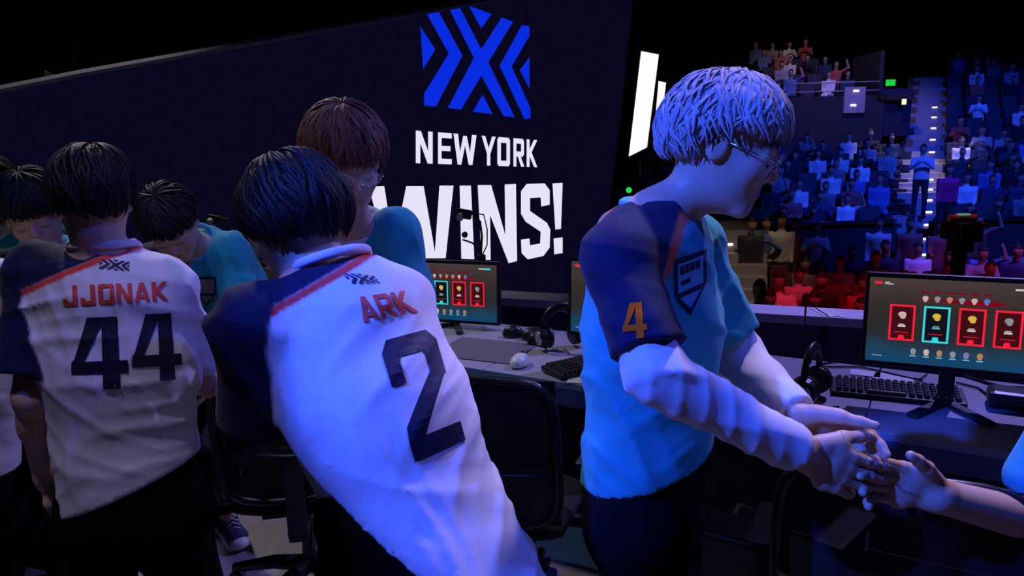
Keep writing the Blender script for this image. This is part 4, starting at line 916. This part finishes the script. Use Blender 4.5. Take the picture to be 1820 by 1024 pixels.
# turquoise player bowing behind JJONAK
pf = atz(408, 952, 0); pdv = atz(440, 992, 0) - pf
r4, j4, b4 = person('dark-haired player in a turquoise jersey bowing deeply, face turned down', GRP, (.12, -1, 0), (-1.14, 2.86, .97), at(345, 432, 2.50),
    (at(303, 396, 2.30), (.22, -.72, -.80), (.0, -.75, .6)),
    dict(L=dict(sh=at(408, 450, 2.52), el=at(424, 560, 2.50), wr=at(392, 655, 2.25), hd=(-.3, -.8, -.2)), R=dict(sh=at(270, 470, 2.50), el=at(262, 600, 2.45), wr=at(300, 680, 2.15), hd=(.1, -1, -.1))),
    [((-1.42, 3.05, 0), (-.1, -1, 0)), (tuple(pf), (pdv.x, pdv.y, 0), .80)],
    dict(col=raglan_cap(TEAL, 'SR', .08, REDO), slw=.085), .075, hair=dict(m=H_BLACK, vol=.012, drop=(80, 100, 118), n=320, seed=17, len=66), sh_w=.17, hs=.93, shoe='canvas',
    jf=folds(.009, [((1, .1, .2), 24, .9), ((.2, .2, 1), 24, .5)], 43), collar=dict(m=LRIB))
q4 = [(350, 492), (384, 492), (384, 545), (350, 545)]
decal('crest_field', SH_I, q4, j4, b4, mat('crest_grey', (.25, .26, .36), .6), r4, .1, .003); decal('crest_outline', SH_O, q4, j4, b4, M_NUM, r4, .1, .0045)

# turquoise player at far left with visible face
r2, j2, b2 = person('player in a turquoise jersey at the left, face lit, bowing left of JJONAK', GRP, (.15, -1, 0), (-1.62, 2.85, .97), at(78, 446, 2.50),
    (at(60, 378, 2.34), (.42, -.82, -.38), (0, -.35, 1)),
    dict(L=dict(sh=at(150, 500, 2.5), el=at(150, 610, 2.5), wr=at(100, 690, 2.3), hd=(0, -1, 0)), R=dict(sh=at(-8, 480, 2.54), el=at(-20, 600, 2.5), wr=at(20, 690, 2.3), hd=(0, -1, 0))),
    [((-1.75, 2.8, 0), (-.1, -1, 0)), ((-1.5, 2.9, 0), (.1, -1, 0))],
    dict(col=raglan_cap(TEAL, 'SR', .085, REDO)), .075, hair=dict(m=H_BLACK, vol=.022, drop=(82, 102, 122), n=300, seed=21, len=60),
    jf=folds(.008, [((1, .1, .2), 24, .9)], 47), collar=dict(m=LRIB))
pw = atz(84, 952, 0)
person('player half out of frame at the left edge, only turquoise shoulder and dark hair showing', GRP, (.3, -1, 0), (-2.18, 3.25, .97), at(-12, 405, 3.0),
    (at(-14, 338, 2.9), (.3, -.85, -.4), (0, -.3, 1)),
    dict(L=dict(el=at(40, 520, 3.0), wr=at(30, 600, 2.9)), R=dict(el=at(-80, 520, 3.0), wr=at(-60, 600, 2.9))),
    [((pw.x, pw.y, 0), (.2, -1, 0)), ((-2.4, 3.2, 0), (-.1, -1, 0))],
    dict(col=raglan_cap(TEAL, 'SR', .085, REDO)), .075, hair=dict(m=H_BLACK), shoe='white')
person('player in a plain white jersey cut off by the left edge, back to camera', GRP, (.15, 1, 0), at(-80, 880, 1.98), at(-92, 446, 1.96),
    (at(-120, 330, 2.0), (0, 1, -.2), (0, 0, 1)),
    dict(R=dict(sh=at(12, 512, 1.98), el=at(12, 690, 2.1), wr=at(-10, 720, 2.3), hd=(0, 1, 0)), L=dict(el=at(-260, 690, 2.0), wr=at(-250, 800, 2.0))),
    [((-1.75, 2.0, 0), (0, 1, 0)), ((-1.42, 2.0, 0), (0, 1, 0))],
    dict(col=plain(WHT), hem=(.19, .135), hemplane=hem(at(-200, 838, 1.98), at(48, 832, 1.98)), slw=.085), .085, hair=dict(m=H_BLACK), jf=folds(.009, [((1, .1, .3), 24, .9), ((.3, .2, 1), 30, .5)], 53))
# yellow string between the hands
p0, p1, p2, p3 = at(1496, 767, 1.2), at(1505, 785, 1.19), at(1520, 800, 1.185), at(1556, 815, 1.185)
o = tube('yellow_string', [p - p0 for p in (p0, p1, p2, p3)], .0012, mat('yellow_thread', (.75, .55, .12), .5), None, 6); o.location = p0
tag(o, 'thin yellow string lying across the shaking hands', 'string')
#PART4
# ------------------------------------------------------------------ the hall beyond: floor seats, tiers, aisles
M_SEATR = mat('seat_red', (.16, .02, .03), .8); M_SEATB = mat('seat_blue_grey', (.045, .045, .075), .8); M_TIER = mat('tier_concrete', (.03, .03, .04), .9, noise=.2); M_STEP = mat('aisle_step', (.42, .39, .42), .85, noise=.1)
M_CH = mat('crowd_hair', (.02, .016, .014), .7); M_CSK = mat('crowd_skin', (.45, .28, .21), .6)
def shirt_mat():
    m = bpy.data.materials.new('crowd_shirt'); m.use_nodes = True; nt = m.node_tree; oi = nt.nodes.new('ShaderNodeObjectInfo'); nt.links.new(oi.outputs['Color'], nt.nodes['Principled BSDF'].inputs['Base Color'])
    nt.nodes['Principled BSDF'].inputs['Roughness'].default_value = .85; return m
M_SHIRT = shirt_mat(); M_CT = mat('crowd_trousers', (.03, .03, .05), .9)
def crowd_mesh(kind, seed):
    r = random.Random(seed); z = A((0, 0, 1)); y = A((0, -1, 0)); x = A((1, 0, 0)); st = kind == 'stand'
    hz = .95 if st else .50; lean = r.uniform(-.03, .08)
    pv = A((0, 0, hz)); nk = pv + z * .50 + y * lean; hd = nk + z * .17 + y * .02
    pr = [ecap(pv, nk - z * .12, x, (.15, .11), (.18, .11), .04), cap(nk - z * .04, hd, .05, .05, .03), ell(hd, (x, y, z), (.078, .095, .12), .02)]
    arm = r.choice(('lap', 'up', 'clap', 'cross')) if not st else r.choice(('down', 'up', 'clap'))
    for g in (-1, 1):
        sh = nk - z * .06 + x * g * .17
        el, wr = {'lap': (sh - z * .27 + y * .05, sh - z * .33 + y * .28 - x * g * .08), 'down': (sh - z * .28, sh - z * .52 + y * .05), 'up': (sh + z * .10 + x * g * .18 + y * .1, sh + z * .34 + x * g * .10 + y * .12),
                  'clap': (sh - z * .2 + y * .12 + x * g * .05, nk - z * .10 + y * .30 + x * g * .03), 'cross': (sh - z * .25 + y * .06, nk - z * .28 + y * .18 - x * g * .04)}[arm]
        if arm == 'up' and g < 0: el, wr = sh - z * .26 + y * .05, sh - z * .3 + y * .25
        pr += [cap(sh, el, .055, .045, .03), cap(el, wr, .042, .036, .02)]
        if st: pr += [cap(pv + x * g * .08, pv + x * g * .1 - z * .45, .09, .06, .03), cap(pv + x * g * .1 - z * .45, A((g * .1, 0, .05)), .06, .045, .03)]
        else: pr += [cap(pv + x * g * .09, pv + x * g * .1 + y * .40, .085, .065, .03), cap(pv + x * g * .1 + y * .40, A((g * .1, -.42, .05)), .06, .045, .03)]
    Vt, Q = sdf(pr, .030); Vt = smooth_mesh(Vt, Q, 1)
    me = bpy.data.meshes.new('spectator_' + kind); me.from_pydata(Vt.tolist(), [], Q.tolist()); me.shade_smooth()
    for m in (M_SHIRT, M_CSK, M_CH, M_CT): me.materials.append(m)
    C = Vt[Q].mean(1); hdd = C - hd
    mi = np.zeros(len(Q), np.int32); mi[C[:, 2] > nk[2] + .02] = 1
    mi[(C[:, 2] > nk[2] + .02) & ((hdd[:, 2] > .045) | (hdd[:, 1] > .01)) & (hdd[:, 2] > -.06) & (np.linalg.norm(hdd, axis=1) < .16)] = 2
    mi[(C[:, 2] < hz - .02)] = 3
    me.polygons.foreach_set('material_index', mi); return me
SIT = [crowd_mesh('sit', k) for k in range(7)]; STD = [crowd_mesh('stand', 20 + k) for k in range(4)]
bm = bmesh.new(); add_box(bm, (0, .0, .42), (.46, .42, .09), None, .02); add_box(bm, (0, .22, .68), (.46, .07, .50), Matrix.Rotation(-.12, 3, 'X'), .03); add_box(bm, (0, .05, .2), (.06, .3, .38)); add_box(bm, (-.25, .02, .55), (.04, .36, .05)); add_box(bm, (.25, .02, .55), (.04, .36, .05))
SEAT = bm_me(bm, 'seat'); SEAT.materials.append(M_SEATR); SEATB = SEAT.copy(); SEATB.materials.clear(); SEATB.materials.append(M_SEATB)
R2 = random.Random(5)
PAL = [(.02, .02, .03), (.05, .05, .07), (.9, .9, .95), (.35, .36, .42), (.12, .2, .5), (.5, .1, .1), (.03, .05, .12), (.7, .68, .7), (.2, .2, .22), (.015, .015, .02)]
ORD = 'first second third fourth fifth sixth seventh eighth ninth tenth eleventh twelfth thirteenth fourteenth fifteenth sixteenth seventeenth eighteenth'.split()
TONE = ['black', 'charcoal', 'white', 'grey', 'blue', 'red', 'dark navy', 'pale', 'dark grey', 'black', 'dark red', 'rust']
def spectator(x, y, z, label, group, me=None, col=None, rz=None, tail=None, pal=10):
    if tail:
        i = R2.randrange(pal); col = (PAL + [(.5, .12, .1), (.55, .2, .12)])[i]; label = 'spectator in a %s top, %s' % (TONE[i], tail)
    o = bpy.data.objects.new('person', me or R2.choice(SIT)); COL.objects.link(o); o.location = (x, y, z); o.rotation_euler.z = R2.uniform(-.25, .25) - math.atan2(x, y) * .8 if rz is None else rz
    o.color = (*(col or R2.choice(PAL)), 1); s = R2.uniform(.93, 1.06); o.scale = (s, s, s); return tag(o, label, 'person', group)
def seat(x, y, z, me, label, group, rz=0):
    o = bpy.data.objects.new('theatre_seat', me); COL.objects.link(o); o.location = (x, y, z); o.rotation_euler.z = rz; return tag(o, label, 'seat', group)
def pxx(px, Y): return at(px, 300, Y).x
def tier(name, x0, x1, y0, y1, z0, z1, label):
    o = box(name, ((x0 + x1) / 2, (y0 + y1) / 2, (z0 + z1) / 2), (x1 - x0, y1 - y0, z1 - z0), M_TIER); struct(name, o); return o
n_tier = [0]
def riser(x0, x1, y, d, z):
    n_tier[0] += 1; tier('trim_%d' % n_tier[0], x0, x1, y - d / 2, y + d / 2, -1.4, z, '')
# floor seating, red light
for j in range(5):
    Y = 8.6 + j * .95
    for k in range(16):
        X = pxx(1290, Y) + k * .56 + (j % 2) * .2
        if X > pxx(1900, Y) or (j > 1 and X < pxx(1385, Y)): continue
        seat(X, Y, -1.4, SEAT, 'red seat on the arena floor, %s row from the barrier, %s from the left' % (ORD[j], ORD[k]), 'red seats on the arena floor')
        if R2.random() < .66: spectator(X, Y + .02, -1.37, None, 'seated spectators in red light on the arena floor', tail='red-lit floor seats, %s row, %s from left' % (ORD[j], ORD[k]))
for px, Y in ((1365, 11.9), (1395, 12.1), (1425, 12.0), (1448, 12.2), (1490, 12.1), (1610, 12.1), (1670, 12.2), (1725, 12.0), (1795, 12.2)):
    spectator(pxx(px, Y), Y + .75, -1.4, None, 'standing spectators at the back of the red-lit floor', R2.choice(STD), tail='standing %s from left along the dark parapet' % ORD[[1365, 1395, 1425, 1448, 1490, 1610, 1670, 1725, 1795].index(px)])
spectator(pxx(1340, 8), 7.7, -1.4, 'dark standing figure against the lit stairs right of the white-haired head', None, STD[0], (.01, .01, .01))
# parapet between floor and lower tier
pz = at(1600, 395, 13.4).z
tier('wall_parapet', pxx(1350, 13.4), pxx(1597, 13.4), 13.3, 13.5, -1.4, pz, ''); tier('wall_parapet_right', pxx(1664, 13.4), 20, 13.3, 13.5, -1.4, pz, '')
for a, b in ((1350, 1597), (1664, 1900)):
    o = tube('handrail', [V(pxx(a, 13.3), 13.25, pz + .05) - V(pxx(a, 13.3), 13.25, pz + .05), V(pxx(b, 13.3) - pxx(a, 13.3), 0, 0)], .025, M_DMET, None, 8); o.location = (pxx(a, 13.3), 13.25, pz + .05)
    tag(o, 'dark rail on the parapet %s' % ('left of the centre aisle' if a < 1400 else 'right of the centre aisle'), 'rail')
    o['kind'] = 'thing'
def ax_(Y): return at(1632, 400, 13.5).x + (at(1655, 130, 27).x - at(1632, 400, 13.5).x) * (Y - 13.5) / 13.5
# lower tier, then upper right block
steps = empty('aisle_stairs', (ax_(14), 14, -.6), 'long grey aisle staircase climbing between the blue-lit seats with small step lights', 'stairs')
M_SL = emis('step_light', (1, .8, .72), 2.2); sb = V(ax_(14), 14, -.6)
for j in range(17):
    Y = 14.2 + j * .85; z = -.85 + .2 * j if j < 8 else .55 + .345 * (j - 7)
    xl = pxx(1345, Y); xr = ax_(Y) - .62
    if j < 8: riser(xl, xr, Y, .85, z)
    riser(ax_(Y) + .62, 21.5, Y, .85, z)
    bx2 = box('step', V(ax_(Y), Y, (z - 1.4) / 2) - sb, (1.22, .85, z + 1.4), M_STEP, steps); box('half_step', V(ax_(Y), Y + .2, z + .06) - sb, (1.20, .42, .12), M_STEP, steps)
    if j < 14: box('step_light', V(ax_(Y) - .03, Y - .43, z - .03) - sb, (.16, .02, .04), M_SL, steps)
    if j < 8:
        X = xr - .3; q = 0
        while X > xl + .3:
            seat(X, Y, z, SEATB, 'blue-lit tier seat, %s row up, %s left of the aisle' % (ORD[j], ORD[q]), 'seats in the blue-lit tier left of the aisle')
            if R2.random() < .72: spectator(X, Y, z + .02, None, 'spectators in the blue-lit tier left of the aisle', tail='blue-lit tier, %s row up, %s seat left of aisle' % (ORD[j], ORD[q]))
            X -= .58; q += 1
    X = ax_(Y) + .95; q = 0
    while X < pxx(1870, Y):
        lab = ('lower', .72) if j < 8 else ('upper', .33)
        seat(X, Y, z, SEATB, 'tier seat, %s row up, %s right of the aisle' % (ORD[j], ORD[q]), 'seats in the %s rows right of the aisle' % lab[0])
        if R2.random() < lab[1]: spectator(X, Y, z + .02, None, 'spectators in the blue-lit %s rows right of the aisle' % lab[0], tail='blue-lit tier, %s row up, %s seat right of aisle' % (ORD[j], ORD[q]))
        X += .58; q += 1
riser(pxx(1345, 21), 21.5, 21.0, .5, .5) if False else None
# people on the aisle
spectator(ax_(17) - .25, 16.6, -.2, 'man in a pale shirt standing on the aisle stairs', None, STD[1], (.75, .75, .8))
spectator(ax_(15.4) + .35, 15.1, -.55, 'woman in a bright pink top on the aisle stairs', None, STD[2], (1, .03, .22))
# balcony block up left with warm light
for j in range(5):
    Y = 23.2 + j * .85; z = 2.45 + .33 * j; riser(pxx(1380, 22.6), pxx(1550, 22.6), Y, .85, z); X = pxx(1400, 22.6) + .2; q = 0
    while X < pxx(1540, 22.6):
        seat(X, Y, z, SEATB, 'seat in the dim balcony, %s row up, %s from the left' % (ORD[j], ORD[q]), 'seats in the dim upper left balcony')
        if R2.random() < .7: spectator(X, Y, z + .02, None, 'spectators in the dim upper left balcony', tail='dim balcony, %s row up, %s from the left' % (ORD[j], ORD[q]), pal=12)
        X += .58; q += 1
tier('wall_balcony', pxx(1380, 22.6), pxx(1556, 22.6), 22.35, 22.5, -1.4, 2.9, '')
for px, Y, z in ((1400, 22.4, 3.3), (1480, 22.4, 3.3)): pass
for k, zz in enumerate((3.15, 3.4)):
    a = V(pxx(1400, 22.5), 22.5, zz - .1); o = tube('handrail', [V(0, 0, 0), V(pxx(1553, 22.5) - a.x, 0, 0)], .02, mat('rail_grey', (.5, .48, .5), .4), None, 6); o.location = a
    tag(o, ('lower' if k == 0 else 'upper') + ' grey rail along the front of the upper left balcony', 'rail'); o['kind'] = 'thing'
tier('wall_aisle_side', pxx(1552, 22.6), pxx(1552, 22.6) + .12, 22.6, 24.4, 2.0, 4.2, '').rotation_euler.x = 0
box_ = at(1518, 178, 22.3); o = empty('stair_landing', box_, 'pale little stair landing with two lights under the balcony', 'stairs')
box('landing_panel', (0, 0, 0), (.62, .1, .75), M_STEP, o, None, .01); box('step_light', (.02, -.06, .26), (.16, .02, .05), M_SL, o); box('step_light', (-.04, -.06, -.15), (.16, .02, .05), M_SL, o)
# exit doorway between balcony and aisle
p = at(1588, 205, 22.5); tier('wall_vomitory', p.x - .55, p.x + .5, 22.3, 22.4, p.z + .45, p.z + .62, '')
o = box('exit_doorway', (0, 0, 0), (1.0, .1, 1.4), mat('door_dark', (.02, .02, .05), .6), None); o.location = at(1588, 200, 22.6); o.name = 'door_1'; tag(o, kind='structure')
p = at(1583, 147, 21.5); o = empty('exit_sign', p, 'green lit exit sign above the doorway left of the aisle', 'sign'); box('sign_face', (0, 0, 0), (.26, .03, .17), emis('exit_green', (.01, .72, .06), .9), o); box('sign_housing', (0, .035, 0), (.28, .04, .19), M_PLAS, o)
p = at(1607, 181, 22.2); o = empty('wall_lamp', p, 'small warm lamp in the doorway below the exit sign', 'lamp'); box('lamp_glass', (0, 0, 0), (.13, .03, .16), emis('warm_lamp', (1, .8, .6), 1.2), o, None, .01); box('lamp_housing', (0, .04, 0), (.16, .04, .2), M_PLAS, o)
# stairs from the floor up to the tier, behind P7's face, and centre flight through the parapet
o = empty('floor_stairs', (pxx(1320, 12), 11, -1.4), 'warm-lit flight of stairs right behind the white-haired player\'s chin', 'stairs'); ob = V(pxx(1320, 12), 11, -1.4)
for j in range(11):
    Y = 11.0 + j * .26; z = -1.4 + .165 * (j + 1); box('step', V(pxx(1318, Y), Y + .15, (z - 1.4) / 2) - ob, (1.0, .30, z + 1.4), M_STEP, o)
    if j in (4, 7): box('step_light', V(pxx(1300, Y), Y - .012, z - .03) - ob, (.12, .02, .04), M_SL, o)
for j in range(8):
    pass
o = empty('centre_flight', (pxx(1630, 13), 12.4, -1.4), 'dim grey flight of steps through the gap in the parapet', 'stairs'); ob = V(pxx(1630, 13), 12.4, -1.4)
for j in range(5):
    Y = 11.9 + j * .3; z = -1.4 + .16 * (j + 1); box('step', V(pxx(1630, 13.2), Y, (z - 1.4) / 2) - ob, (.66, .3, z + 1.4), M_STEP, o)
box('step_light', V(pxx(1630, 13.2), 12.94, -.66) - ob, (.14, .02, .04), M_SL, o)
